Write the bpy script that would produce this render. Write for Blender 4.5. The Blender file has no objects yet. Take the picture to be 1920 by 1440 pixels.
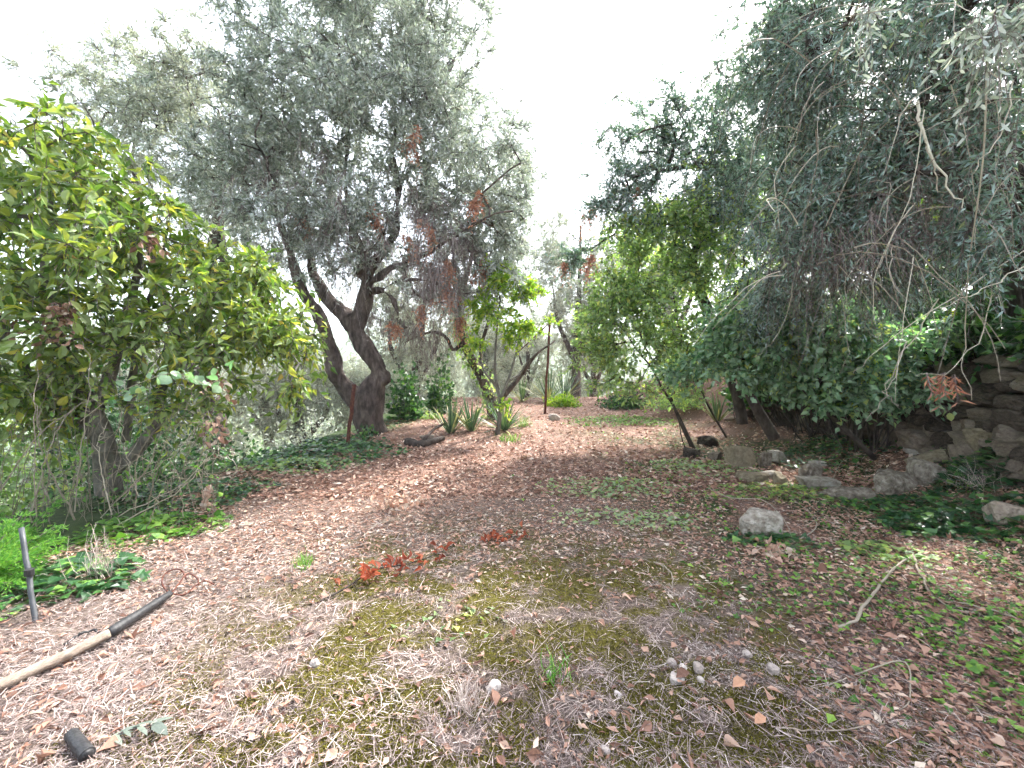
import bpy, math, random
import numpy as np
from mathutils import Vector, Matrix, noise as mnoise

S = bpy.context.scene
RNG = np.random.default_rng(7)
random.seed(7)

# ------------------------------------------------------------------ camera
LENS = 15.0
F = LENS / 36.0 * 1920.0          # focal length in photo pixels
CAM = np.array([0.0, 0.0, 1.5])
PITCH = math.atan(20.0 / F)
cd = bpy.data.cameras.new('camera')
cam = bpy.data.objects.new('camera', cd)
S.collection.objects.link(cam)
cam.location = CAM
cam.rotation_euler = (math.radians(90) - PITCH, 0, 0)
cd.lens = LENS; cd.sensor_width = 36.0; cd.clip_start = 0.05; cd.clip_end = 6000
S.camera = cam

# ------------------------------------------------------------------ world, sun, exposure
SUN_EL, SUN_AZ = math.radians(50), math.radians(38)     # azimuth from +Y towards +X
w = bpy.data.worlds.new('World'); S.world = w; w.use_nodes = True
nt = w.node_tree; nt.nodes.clear()
out = nt.nodes.new('ShaderNodeOutputWorld'); bg = nt.nodes.new('ShaderNodeBackground')
sky = nt.nodes.new('ShaderNodeTexSky'); sky.sky_type = 'NISHITA'; sky.sun_disc = False
sky.sun_elevation = SUN_EL; sky.sun_rotation = SUN_AZ
sky.air_density = 1.0; sky.dust_density = 3.0; sky.ozone_density = 1.0
# high thin cloud: most of the blue is washed out of the sky
hs = nt.nodes.new('ShaderNodeHueSaturation'); hs.inputs['Saturation'].default_value = 0.45
bg.inputs[1].default_value = 0.15
nt.links.new(sky.outputs[0], hs.inputs['Color']); nt.links.new(hs.outputs[0], bg.inputs[0])
nt.links.new(bg.outputs[0], out.inputs[0])
sl = bpy.data.lights.new('sun', 'SUN'); sl.energy = 3.4; sl.angle = math.radians(3.0); sl.color = (1.0, 0.965, 0.92)
sun = bpy.data.objects.new('sun', sl); S.collection.objects.link(sun)
sd = Vector((math.sin(SUN_AZ) * math.cos(SUN_EL), math.cos(SUN_AZ) * math.cos(SUN_EL), math.sin(SUN_EL)))
sun.rotation_euler = sd.to_track_quat('Z', 'Y').to_euler(); sun.location = (10, 10, 30)
S.view_settings.view_transform = 'Standard'; S.view_settings.look = 'None'
S.view_settings.exposure = 2.35; S.view_settings.gamma = 1; S.view_settings.use_curve_mapping = False
S.cycles.max_bounces = 6; S.cycles.diffuse_bounces = 4; S.cycles.transmission_bounces = 4; S.cycles.glossy_bounces = 2
S.cycles.use_adaptive_sampling = True; S.cycles.adaptive_threshold = 0.05; S.cycles.adaptive_min_samples = 24
S.cycles.volume_bounces = 1; S.cycles.transparent_max_bounces = 4
S.cycles.use_denoising = True

# ------------------------------------------------------------------ projection helpers
cp, sp = math.cos(PITCH), math.sin(PITCH)
def ray(px, py):
    a = (px - 960) / F; b = (720 - py) / F
    return np.array([a, cp + b * sp, -sp + b * cp])
def P(px, py, Y):                  # the point seen at a photo pixel, Y metres ahead
    d = ray(px, py); return CAM + d * (Y / d[1])
def to_px(p):
    q = np.atleast_2d(p) - CAM
    dep = q[:, 1] * cp - q[:, 2] * sp; up = q[:, 1] * sp + q[:, 2] * cp
    dep = np.where(dep > 0.05, dep, 0.05)
    return 960 + F * q[:, 0] / dep, 720 - F * up / dep, dep

# ------------------------------------------------------------------ noise + terrain
_perm = np.random.default_rng(11).random(65536)
def vn(x, y, s=0):
    x = np.asarray(x, float); y = np.asarray(y, float)
    xi = np.floor(x).astype(np.int64); yi = np.floor(y).astype(np.int64)
    fx = x - xi; fy = y - yi; fx = fx * fx * (3 - 2 * fx); fy = fy * fy * (3 - 2 * fy)
    h = lambda a, b: _perm[(a * 73856093 ^ b * 19349663 ^ s * 83492791) & 65535]
    return (h(xi, yi) * (1 - fx) + h(xi + 1, yi) * fx) * (1 - fy) + (h(xi, yi + 1) * (1 - fx) + h(xi + 1, yi + 1) * fx) * fy
def fbm(x, y, s=0, o=4):
    t = 0; a = 0.5; n = 0
    for i in range(o):
        t = t + a * vn(x * 2 ** i, y * 2 ** i, s + i); n += a; a *= 0.5
    return t / n
def sst(a, b, x):
    t = np.clip((x - a) / (b - a), 0, 1); return t * t * (3 - 2 * t)
def drop_x(y): return np.interp(y, [-9, 3, 5, 6.5, 8, 9.5, 11, 14, 18, 30], [-5.9, -5.6, -5.2, -4.5, -4.0, -3.9, -3.8, -3.2, -2.8, -2.0])
def bare_x(y): return np.interp(y, [-9, 2.0, 2.7, 3.5, 4.4, 5.8, 8, 9.6, 12], [-3.4, -3.3, -3.3, -3.3, -3.1, -3.75, -3.2, -2.9, -2.2])
def wall_x(y): return np.interp(y, [-9, 2, 4, 6, 8, 10, 12, 15, 20, 40], [4.9, 4.9, 5.15, 5.7, 5.8, 5.1, 3.9, 3.2, 3.4, 5])
def wall_h(y): return np.interp(y, [-9, 4, 8, 10, 12, 15, 20], [1.65, 1.65, 1.5, 1.2, 0.9, 0.6, 0.3])
def H(x, y):
    x = np.asarray(x, float); y = np.asarray(y, float)
    g = np.interp(y, [-9, 4, 8, 10, 14, 16, 20, 30, 60, 150, 260, 500, 800, 2500], [0, 0, 0.1, 0.22, 0.48, 0.6, 0.1, -1.6, -8, -26, -20, 38, 62, 80])
    e = drop_x(y) - x
    near = 1 - sst(60, 140, np.abs(y)) * 1.0
    g = g - near * (2.1 * sst(0, 1.3, e) + 0.13 * np.clip(e - 1.3, 0, 60))
    ww = np.interp(y, [4, 8, 10, 12], [0.3, 0.35, 0.9, 1.6])
    e2 = x - wall_x(y)
    g = g + near * (wall_h(y) * sst(0, 1, e2 / ww) + 0.12 * np.clip(e2 - 1, 0, 40))
    # rubble and earth heaped at the foot of the wall
    g = g + 0.32 * np.exp(-((x - wall_x(y) + 0.05) / 0.62) ** 2) * sst(2, 3.2, y) * (1 - sst(9, 11, y)) * (e2 < 0.25)
    far = sst(180, 500, y)
    g = g + far * (40 * fbm(x / 180 + 7, y / 180, 3) - 14 + np.clip(-x, -200, 400) * 0.03)
    m = np.clip(1 - np.abs(y) / 30, 0, 1)
    g = g + m * ((fbm(x * 0.9, y * 0.9, 5, 3) - 0.5) * 0.10 + (fbm(x * 6, y * 6, 9, 3) - 0.5) * 0.035)
    return g
def h1(x, y): return float(H(np.array([x]), np.array([y]))[0])
def G(px, py):                     # ground point seen at a pixel
    d = ray(px, py); t = 0.3
    prev = t
    while t < 60:
        q = CAM + d * t
        if q[2] < h1(q[0], q[1]): break
        prev = t; t += 0.06
    lo, hi = prev, t
    for _ in range(14):
        m = (lo + hi) / 2; q = CAM + d * m
        if q[2] < h1(q[0], q[1]): hi = m
        else: lo = m
    return CAM + d * hi

# masks that say what covers the ground where
def m_moss(x, y):
    n = .40 * fbm(x * 2.6 + 3, y * 3.4, 21, 5) + .60 * fbm(x * 6 + 3, y * 8, 24, 4)
    a = sst(-2.2, -.9, x) * (1 - sst(1.2, 2.4, x)) * (1 - sst(3.0, 5.0, y))
    return sst(0.49, 0.58, n + 0.055 * a + .05 * (1 - sst(1.8, 3.2, y))) * a
def m_green(x, y):
    n = fbm(x * 1.5, y * 1.5, 31, 4)
    a = sst(1.0, 2.6, x) * (1 - sst(7.5, 10, y)) + 0.9 * np.exp(-((x - 2.9) / 1.5) ** 2 - ((y - 10.2) / 1.2) ** 2)
    a2 = 1 - sst(bare_x(y) - 0.1, bare_x(y) + 0.35, x)
    b = 0.8 * np.exp(-((x - 1.3) / 0.9) ** 2 - ((y - 5.8) / 0.9) ** 2)
    return np.clip(sst(0.44, 0.62, n + 0.05 * a) * np.clip(a + b, 0, 1) + a2, 0, 1)
def m_leafy(x, y):
    a = sst(3.4, 6.6, y) + 0.75 * sst(1.0, 2.4, x)
    return np.clip(a, 0, 1) * (0.65 + 0.35 * fbm(x * 2, y * 2, 41, 3))

# ------------------------------------------------------------------ mesh accumulator
class Acc:
    def __init__(s): s.v = []; s.loops = []; s.tot = []; s.r = []; s.n = 0
    def add(s, v, faces, rnd):
        """v (N,k,3) copies of one template; faces list of index tuples; rnd (N,) or (N,k)"""
        N, k = v.shape[0], v.shape[1]
        if N == 0: return
        off = (np.arange(N) * k + s.n)[:, None]
        for size in sorted(set(len(f) for f in faces)):
            fs = np.array([f for f in faces if len(f) == size]).reshape(-1)
            s.loops.append((off + fs[None, :]).reshape(-1)); s.tot.append(np.full(N * (len(fs) // size), size))
        s.v.append(v.reshape(-1, 3)); s.n += N * k
        rnd = np.asarray(rnd, float)
        s.r.append((np.repeat(rnd, k) if rnd.ndim == 1 else rnd.reshape(-1)))
    def mesh(s, name, mat, smooth=False):
        me = bpy.data.meshes.new(name)
        if s.n == 0:
            me.materials.append(mat); return me
        v = np.concatenate(s.v).astype(np.float32); lo = np.concatenate(s.loops).astype(np.int32)
        to = np.concatenate(s.tot).astype(np.int32)
        me.vertices.add(len(v)); me.vertices.foreach_set('co', v.ravel())
        me.loops.add(len(lo)); me.loops.foreach_set('vertex_index', lo)
        me.polygons.add(len(to)); st = np.zeros(len(to), np.int32); st[1:] = np.cumsum(to)[:-1]
        me.polygons.foreach_set('loop_start', st)
        me.polygons.foreach_set('use_smooth', np.full(len(to), smooth))
        me.update(calc_edges=True)
        at = me.attributes.new('rnd', 'FLOAT', 'POINT'); at.data.foreach_set('value', np.concatenate(s.r).astype(np.float32))
        me.materials.append(mat)
        return me
NTRI = [0]
def link(name, me, parent=None, **kw):
    o = bpy.data.objects.new(name, me); S.collection.objects.link(o)
    if parent is not None: o.parent = parent
    for k, v in kw.items(): o[k] = v
    return o
def root(name, loc, label, cat, group=None):
    o = bpy.data.objects.new(name, None); S.collection.objects.link(o); o.location = loc
    o.empty_display_size = 0.1
    o['label'] = label; o['category'] = cat
    if group: o['group'] = group
    bpy.context.view_layer.update() if False else None
    return o
def part(name, acc_or_me, r, mat=None, stuff=False, smooth=False, label=None):
    me = acc_or_me.mesh(name, mat, smooth) if isinstance(acc_or_me, Acc) else acc_or_me
    if isinstance(r, bpy.types.Object):
        me.transform(Matrix.Translation(-Vector(r.location)))
    o = link(name, me, r)
    if stuff: o['kind'] = 'stuff'
    if label: o['label'] = label
    return o

def nrm(a): return a / np.maximum(np.linalg.norm(a, axis=-1, keepdims=True), 1e-9)
def rnd_dir(n, rng=RNG): return nrm(rng.normal(size=(n, 3)))

# tubes
def tube(acc, pts, rad, sides=6, rnd=0.5, cap=True):
    pts = np.asarray(pts, float); n = len(pts); rad = np.broadcast_to(np.asarray(rad, float), (n,))
    t = np.gradient(pts, axis=0); t = nrm(t)
    ref = np.array([0.31, 0.17, 0.93]) if abs(t[0] @ np.array([0.31, 0.17, 0.93])) < 0.9 else np.array([0.9, 0.3, 0.1])
    u = np.zeros_like(t); u[0] = nrm(np.cross(t[0], ref))
    for i in range(1, n):
        q = u[i - 1] - t[i] * (u[i - 1] @ t[i]); u[i] = nrm(q)
    w_ = np.cross(t, u)
    a = np.linspace(0, 2 * math.pi, sides, endpoint=False)
    v = pts[:, None] + rad[:, None, None] * (np.cos(a)[None, :, None] * u[:, None] + np.sin(a)[None, :, None] * w_[:, None])
    f = []
    for i in range(n - 1):
        for j in range(sides):
            k = (j + 1) % sides
            f.append((i * sides + j, i * sides + k, (i + 1) * sides + k, (i + 1) * sides + j))
    if cap: f.append(tuple(range(sides))[::-1]); f.append(tuple((n - 1) * sides + j for j in range(sides)))
    acc.add(v.reshape(1, -1, 3), f, np.array([rnd]))
def tubes_batch(acc, pts, rad, rnd, sides=3):
    """pts (N,k,3), rad (N,k)"""
    N, k = pts.shape[:2]
    if N == 0: return
    t = nrm(np.gradient(pts, axis=1)); ref = np.array([0.31, 0.57, 0.41])
    u = nrm(np.cross(t, ref)); w_ = np.cross(t, u)
    a = np.linspace(0, 2 * math.pi, sides, endpoint=False)
    v = pts[:, :, None] + rad[:, :, None, None] * (np.cos(a)[None, None, :, None] * u[:, :, None] + np.sin(a)[None, None, :, None] * w_[:, :, None])
    f = [(i * sides + j, i * sides + (j + 1) % sides, (i + 1) * sides + (j + 1) % sides, (i + 1) * sides + j) for i in range(k - 1) for j in range(sides)]
    acc.add(v.reshape(N, k * sides, 3), f, rnd)
def spline(ctrl, n):
    """Catmull-Rom through control rows (any width)"""
    c = np.asarray(ctrl, float); m = len(c)
    c = np.vstack([2 * c[0] - c[1], c, 2 * c[-1] - c[-2]])
    t = np.linspace(0, m - 1 - 1e-6, n); i = t.astype(int); f = (t - i)[:, None]
    p0, p1, p2, p3 = c[i], c[i + 1], c[i + 2], c[i + 3]
    return 0.5 * (2 * p1 + (p2 - p0) * f + (2 * p0 - 5 * p1 + 4 * p2 - p3) * f ** 2 + (3 * p1 - p0 - 3 * p2 + p3) * f ** 3)

# leaf templates: (x along, y across, z out of plane), unit length, unit half-width, unit thickness
def T_diamond(): return np.array([[0, 0, 0], [.45, 1, .06], [1, 0, -.05], [.45, -1, .06]], float), [(0, 1, 2), (0, 2, 3)]
def T_kite(): return np.array([[0, 0, 0], [.42, 1, .1], [1, 0, -.08], [.42, -1, .1]], float), [(0, 1, 2), (0, 2, 3)]
def T_lance():
    return np.array([[0, 0, 0], [.3, .9, .03], [.3, -.9, .03], [.7, .8, .0], [.7, -.8, .0], [1, 0, -.10]], float), [(0, 2, 1), (1, 2, 4, 3), (3, 4, 5)]
def T_broad(c=.12, fold=.10):
    v = [[0, 0, 0], [.3, 0, .02], [.68, 0, 0], [1, 0, -c]]
    v += [[.12, .45, fold * .5], [.38, 1, fold], [.72, .8, fold * .7 - c * .2], [.12, -.45, fold * .5], [.38, -1, fold], [.72, -.8, fold * .7 - c * .2]]
    return np.array(v, float), [(0, 4, 1), (1, 4, 5), (1, 5, 6, 2), (2, 6, 3), (0, 1, 7), (1, 8, 7), (1, 2, 9, 8), (2, 3, 9)]
def T_dry(c=.3, curl=.5, seed=0):
    r_ = np.random.default_rng(seed); v = []; f = []; w_ = [.0, .42, .78, 1.0, .92, .62, .25, 0.0]; n = len(w_)
    for i, q_ in enumerate(w_):
        t = i / (n - 1); z = -c * (t - .4) ** 2 * 2 + r_.normal() * .02; a_ = q_ * (1 + r_.normal() * .1); b_ = q_ * (1 + r_.normal() * .1)
        v += [[t, a_, z + curl * .3 * a_ + r_.normal() * .03 * q_], [t, 0, z], [t, -b_, z + curl * .3 * b_ + r_.normal() * .03 * q_]]
    for i in range(n - 1): f += [(3 * i, 3 * i + 3, 3 * i + 4, 3 * i + 1), (3 * i + 1, 3 * i + 4, 3 * i + 5, 3 * i + 2)]
    return np.array(v, float), f
def T_ivy():
    v = [[0, 0, 0], [.1, .55, .04], [-.05, 1.0, 0], [.35, .75, .05], [.55, .5, .05], [1, 0, -.06], [.55, -.5, .05], [.35, -.75, .05], [-.05, -1.0, 0], [.1, -.55, .04], [.4, 0, .0]]
    return np.array(v, float), [(0, 10, 3, 1), (1, 3, 2), (10, 5, 4, 3), (0, 9, 7, 10), (9, 8, 7), (10, 7, 6, 5)]
def T_strip(k=3, bend=.12):
    v = []; f = []
    for i in range(k + 1):
        t = i / k; z = bend * math.sin(t * math.pi)
        v += [[t, 1 - .5 * t, z], [t, -1 + .5 * t, z]]
    for i in range(k): f.append((2 * i, 2 * i + 1, 2 * i + 3, 2 * i + 2))
    return np.array(v, float), f
def place(acc, T, pos, d, up, ln, hw, rnd, thick=None):
    tv, tf = T
    d = nrm(d); w_ = nrm(np.cross(up, d)); n = np.cross(d, w_)
    thick = ln if thick is None else thick
    v = (pos[:, None] + d[:, None] * (tv[None, :, 0:1] * ln[:, None, None]) + w_[:, None] * (tv[None, :, 1:2] * hw[:, None, None])
         + n[:, None] * (tv[None, :, 2:3] * thick[:, None, None]))
    acc.add(v, tf, rnd)

# ------------------------------------------------------------------ materials
def newmat(name):
    m = bpy.data.materials.new(name); m.use_nodes = True; t = m.node_tree; t.nodes.clear()
    return m, t, t.nodes.new('ShaderNodeOutputMaterial')
def ramp(t, cols):
    r = t.nodes.new('ShaderNodeValToRGB'); e = r.color_ramp.elements
    while len(e) < len(cols): e.new(0.5)
    for i, (p, c) in enumerate(cols): e[i].position = p; e[i].color = (*c, 1)
    return r
def leaf_mat(name, cols, back=None, trans=0.3, tcol=None, rough=0.45, spec=0.35):
    m, t, o = newmat(name); L = t.links
    at = t.nodes.new('ShaderNodeAttribute'); at.attribute_name = 'rnd'
    r = ramp(t, cols); L.new(at.outputs['Fac'], r.inputs[0]); col = r.outputs[0]
    if back:
        g = t.nodes.new('ShaderNodeNewGeometry'); mx = t.nodes.new('ShaderNodeMix'); mx.data_type = 'RGBA'
        L.new(g.outputs['Backfacing'], mx.inputs[0]); L.new(col, mx.inputs[6]); mx.inputs[7].default_value = (*back, 1); col = mx.outputs[2]
    b = t.nodes.new('ShaderNodeBsdfPrincipled'); L.new(col, b.inputs['Base Color'])
    b.inputs['Roughness'].default_value = rough; b.inputs['Specular IOR Level'].default_value = spec
    tr = t.nodes.new('ShaderNodeBsdfTranslucent')
    mul = t.nodes.new('ShaderNodeMix'); mul.data_type = 'RGBA'; mul.blend_type = 'MULTIPLY'; mul.inputs[0].default_value = 1
    L.new(r.outputs[0], mul.inputs[6]); mul.inputs[7].default_value = (*(tcol or (1.5, 1.6, 0.8)), 1); mul.clamp_result = False
    L.new(mul.outputs[2], tr.inputs[0])
    mix = t.nodes.new('ShaderNodeMixShader'); mix.inputs[0].default_value = trans
    L.new(b.outputs[0], mix.inputs[1]); L.new(tr.outputs[0], mix.inputs[2]); L.new(mix.outputs[0], o.inputs[0])
    return m
def rough_mat(name, cols, scale=8, rough=0.85, bump=0.4, bscale=30, rndmix=0.5, stretch=None, spec=0.2):
    m, t, o = newmat(name); L = t.links
    tc = t.nodes.new('ShaderNodeTexCoord'); mp = t.nodes.new('ShaderNodeMapping')
    if stretch: mp.inputs['Scale'].default_value = stretch
    L.new(tc.outputs['Object'], mp.inputs[0])
    n = t.nodes.new('ShaderNodeTexNoise'); n.inputs['Scale'].default_value = scale; n.inputs['Detail'].default_value = 6; n.inputs['Roughness'].default_value = 0.65
    L.new(mp.outputs[0], n.inputs[0])
    at = t.nodes.new('ShaderNodeAttribute'); at.attribute_name = 'rnd'
    mx = t.nodes.new('ShaderNodeMix'); mx.data_type = 'FLOAT'; mx.inputs[0].default_value = rndmix
    L.new(n.outputs[0], mx.inputs[2]); L.new(at.outputs['Fac'], mx.inputs[3])
    r = ramp(t, cols); L.new(mx.outputs[0], r.inputs[0])
    b = t.nodes.new('ShaderNodeBsdfPrincipled'); L.new(r.outputs[0], b.inputs['Base Color'])
    b.inputs['Roughness'].default_value = rough; b.inputs['Specular IOR Level'].default_value = spec
    n2 = t.nodes.new('ShaderNodeTexNoise'); n2.inputs['Scale'].default_value = bscale; n2.inputs['Detail'].default_value = 5
    L.new(mp.outputs[0], n2.inputs[0]); bp = t.nodes.new('ShaderNodeBump'); bp.inputs['Strength'].default_value = bump; bp.inputs['Distance'].default_value = 0.03
    L.new(n2.outputs[0], bp.inputs['Height']); L.new(bp.outputs[0], b.inputs['Normal']); L.new(b.outputs[0], o.inputs[0])
    return m
M = {}
M['olive'] = leaf_mat('olive_leaf', [(0, (.14, .17, .145)), (.5, (.24, .28, .22)), (.8, (.37, .41, .32)), (1, (.56, .56, .47))], back=(.53, .56, .54), trans=.34, tcol=(1.15, 1.2, 1.05), rough=.38, spec=.5)
M['olive_far'] = leaf_mat('pale_olive_leaf', [(0, (.18, .20, .165)), (.5, (.29, .315, .255)), (1, (.50, .50, .38))], back=(.50, .53, .48), trans=.33, tcol=(1.2, 1.25, 1.0), rough=.5, spec=.3)
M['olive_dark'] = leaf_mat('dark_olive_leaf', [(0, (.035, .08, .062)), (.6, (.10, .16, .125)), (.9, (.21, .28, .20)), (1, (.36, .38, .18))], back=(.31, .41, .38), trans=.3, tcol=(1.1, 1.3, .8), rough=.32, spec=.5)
M['broad'] = leaf_mat('broad_yellow_green_leaf', [(0, (.06, .12, .03)), (.35, (.12, .20, .04)), (.7, (.22, .29, .055)), (.9, (.36, .38, .07)), (.98, (.5, .44, .09)), (1, (.36, .22, .10))], back=(.26, .33, .14), trans=.42, rough=.38, spec=.4)
M['lemon'] = leaf_mat('bright_citrus_leaf', [(0, (.10, .22, .03)), (.6, (.24, .38, .04)), (1, (.45, .48, .08))], trans=.42, rough=.35)
M['green'] = leaf_mat('mid_green_leaf', [(0, (.10, .18, .07)), (.5, (.23, .34, .12)), (.85, (.36, .48, .15)), (1, (.54, .50, .16))], back=(.34, .44, .25), trans=.5, tcol=(1.4, 1.5, .9), rough=.45, spec=.35)
M['shrub'] = leaf_mat('blue_green_shrub_leaf', [(0, (.07, .16, .09)), (.6, (.16, .29, .16)), (.9, (.27, .41, .19)), (1, (.50, .50, .16))], back=(.28, .39, .26), trans=.42, tcol=(1.3, 1.5, .9), rough=.42, spec=.4)
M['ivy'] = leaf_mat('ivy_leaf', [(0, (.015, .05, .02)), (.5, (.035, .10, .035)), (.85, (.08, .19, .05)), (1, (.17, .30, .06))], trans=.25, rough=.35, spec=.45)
M['clover'] = leaf_mat('small_green_leaf', [(0, (.05, .13, .03)), (.5, (.11, .24, .04)), (1, (.22, .36, .06))], trans=.35, rough=.5)
M['fern'] = leaf_mat('feathery_green', [(0, (.05, .16, .03)), (.5, (.11, .28, .05)), (1, (.22, .38, .07))], trans=.4, rough=.5)
M['yucca'] = leaf_mat('sword_leaf', [(0, (.04, .085, .045)), (.5, (.09, .16, .08)), (.85, (.20, .27, .14)), (1, (.42, .38, .2))], trans=.15, rough=.4, spec=.45)
M['redleaf'] = leaf_mat('red_brown_leaf', [(0, (.16, .04, .025)), (.5, (.36, .10, .055)), (1, (.50, .20, .11))], trans=.3, tcol=(1.4, 1.1, .9), rough=.6, spec=.2)
M['dead'] = leaf_mat('dead_orange_leaf', [(0, (.26, .11, .075)), (.5, (.44, .21, .14)), (1, (.58, .34, .22))], trans=.3, tcol=(1.4, 1.1, .9), rough=.6, spec=.2)
M['litter'] = leaf_mat('leaf_litter', [(0, (.09, .05, .038)), (.3, (.23, .125, .09)), (.6, (.40, .235, .17)), (.85, (.54, .37, .28)), (1, (.66, .57, .47))], trans=.12, tcol=(1.2, 1.1, 1), rough=.65, spec=.2)
M['straw'] = leaf_mat('dry_straw', [(0, (.07, .05, .047)), (.3, (.20, .152, .14)), (.65, (.42, .34, .305)), (1, (.68, .605, .55))], trans=.12, tcol=(1.2, 1.1, 1), rough=.6, spec=.25)
M['moss'] = leaf_mat('moss_tuft', [(0, (.05, .043, .012)), (.5, (.14, .125, .026)), (1, (.26, .24, .05))], trans=.25, tcol=(1.2, 1.2, .7), rough=.8, spec=.1)
M['twig'] = leaf_mat('grey_twig', [(0, (.07, .05, .048)), (.5, (.18, .135, .13)), (1, (.33, .28, .26))], trans=0, rough=.8, spec=.2)
M['pale_twig'] = leaf_mat('pale_twig', [(0, (.16, .13, .10)), (.6, (.36, .31, .24)), (1, (.52, .47, .38))], trans=0, rough=.7, spec=.2)
M['bark'] = rough_mat('olive_bark', [(.3, (.018, .013, .012)), (.46, (.07, .052, .045)), (.6, (.14, .108, .092)), (.8, (.27, .225, .195))], scale=9, bump=1.0, bscale=22, rndmix=.15, stretch=(1, 1, .45))
M['bark_dark'] = rough_mat('dark_bark', [(.3, (.02, .016, .013)), (.5, (.06, .048, .04)), (.75, (.14, .115, .10))], scale=12, bump=.8, bscale=30, rndmix=.2, stretch=(1, 1, .4))
M['bark_grey'] = rough_mat('smooth_grey_bark', [(.3, (.05, .045, .038)), (.5, (.13, .12, .10)), (.75, (.24, .22, .19))], scale=10, bump=.5, bscale=30, rndmix=.25, stretch=(1, 1, .6))
M['stone'] = rough_mat('grey_stone', [(.3, (.10, .08, .06)), (.44, (.25, .215, .17)), (.56, (.40, .365, .31)), (.75, (.60, .57, .52))], scale=14, bump=1.0, bscale=45, rndmix=.25)
M['stone_ochre'] = rough_mat('ochre_stone', [(.25, (.11, .09, .06)), (.5, (.26, .215, .145)), (.75, (.42, .37, .28))], scale=16, bump=1.0, bscale=45, rndmix=.25)
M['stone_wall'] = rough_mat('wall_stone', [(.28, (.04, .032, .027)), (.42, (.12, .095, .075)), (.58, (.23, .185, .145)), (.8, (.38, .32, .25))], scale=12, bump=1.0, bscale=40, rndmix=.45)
M['pebble'] = rough_mat('pale_pebble', [(.25, (.30, .25, .22)), (.5, (.48, .42, .38)), (.75, (.66, .62, .58))], scale=14, bump=.5, bscale=60, rndmix=.4)
M['rust'] = rough_mat('rusty_iron', [(.3, (.045, .018, .014)), (.5, (.11, .04, .03)), (.75, (.20, .09, .06))], scale=25, bump=.4, bscale=70, rndmix=.1)
M['wood'] = rough_mat('weathered_wood', [(.3, (.13, .10, .08)), (.5, (.27, .215, .17)), (.75, (.42, .36, .29))], scale=6, bump=.35, bscale=40, rndmix=.1, stretch=(6, 1, 6))
M['black'] = rough_mat('black_rubber', [(.3, (.012, .012, .013)), (.6, (.03, .03, .032)), (.8, (.07, .065, .06))], scale=20, bump=.2, bscale=50, rndmix=.1, rough=.5, spec=.4)
M['steel'] = rough_mat('dull_grey_metal', [(.3, (.03, .034, .038)), (.6, (.065, .07, .075)), (.8, (.12, .12, .12))], scale=15, bump=.1, rndmix=.1, rough=.5, spec=.4)

def ground_mat():
    m, t, o = newmat('ground_litter_soil'); L = t.links
    tc = t.nodes.new('ShaderNodeTexCoord')
    def at(n):
        a = t.nodes.new('ShaderNodeAttribute'); a.attribute_name = n; return a.outputs['Fac']
    def noise(sc, det=6, ro=.65):
        n = t.nodes.new('ShaderNodeTexNoise'); n.inputs['Scale'].default_value = sc; n.inputs['Detail'].default_value = det; n.inputs['Roughness'].default_value = ro
        L.new(tc.outputs['Object'], n.inputs[0]); return n.outputs[0]
    def mix(f, a, b):
        x = t.nodes.new('ShaderNodeMix'); x.data_type = 'RGBA'; L.new(f, x.inputs[0]); L.new(a, x.inputs[6]); L.new(b, x.inputs[7]); return x.outputs[2]
    n1 = noise(35); n2 = noise(9); n3 = noise(38, 6, .85)
    r1 = ramp(t, [(.3, (.045, .033, .026)), (.5, (.13, .098, .08)), (.7, (.26, .205, .17))]); L.new(n1, r1.inputs[0])
    r2 = ramp(t, [(.32, (.06, .035, .027)), (.5, (.21, .125, .095)), (.68, (.42, .27, .205))]); L.new(n3, r2.inputs[0])
    r3 = ramp(t, [(.3, (.04, .032, .010)), (.6, (.11, .095, .022)), (.8, (.17, .15, .035))]); L.new(n1, r3.inputs[0])
    r4 = ramp(t, [(.3, (.018, .03, .012)), (.6, (.05, .075, .025)), (.8, (.10, .13, .04))]); L.new(n2, r4.inputs[0])
    c = mix(at('leafy'), r1.outputs[0], r2.outputs[0]); c = mix(at('moss'), c, r3.outputs[0]); c = mix(at('green'), c, r4.outputs[0])
    rf = ramp(t, [(.35, (.05, .08, .035)), (.5, (.10, .14, .06)), (.7, (.17, .19, .09))]); L.new(noise(.03, 8, .7), rf.inputs[0])
    c = mix(at('far'), c, rf.outputs[0])
    b = t.nodes.new('ShaderNodeBsdfPrincipled'); L.new(c, b.inputs['Base Color']); b.inputs['Roughness'].default_value = .9; b.inputs['Specular IOR Level'].default_value = .15
    bp = t.nodes.new('ShaderNodeBump'); bp.inputs['Strength'].default_value = .8; bp.inputs['Distance'].default_value = .02
    L.new(n1, bp.inputs['Height']); L.new(bp.outputs[0], b.inputs['Normal']); L.new(b.outputs[0], o.inputs[0])
    return m
M['ground'] = ground_mat()

# ------------------------------------------------------------------ the ground: one sheet to the horizon
def spaced(lo, hi, step, outer, g=1.16):
    c = list(np.arange(lo, hi + 1e-6, step)); a = [hi]; s = step
    while a[-1] < outer: s *= g; a.append(a[-1] + s)
    b = [lo]; s = step
    while b[-1] > -outer: s *= g; b.append(b[-1] - s)
    return np.array(b[1:][::-1] + c + a[1:])
gx = spaced(-6.5, 7, .085, 2500); gy = spaced(0.5, 13, .085, 2500)
gy = gy[gy > -300]
XX, YY = np.meshgrid(gx, gy); ZZ = H(XX, YY)
nx, ny = len(gx), len(gy)
me = bpy.data.meshes.new('ground')
vv = np.stack([XX, YY, ZZ], -1).reshape(-1, 3).astype(np.float32)
idx = np.arange(nx * ny).reshape(ny, nx)
q = np.stack([idx[:-1, :-1], idx[:-1, 1:], idx[1:, 1:], idx[1:, :-1]], -1).reshape(-1, 4)
me.vertices.add(len(vv)); me.vertices.foreach_set('co', vv.ravel())
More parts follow.
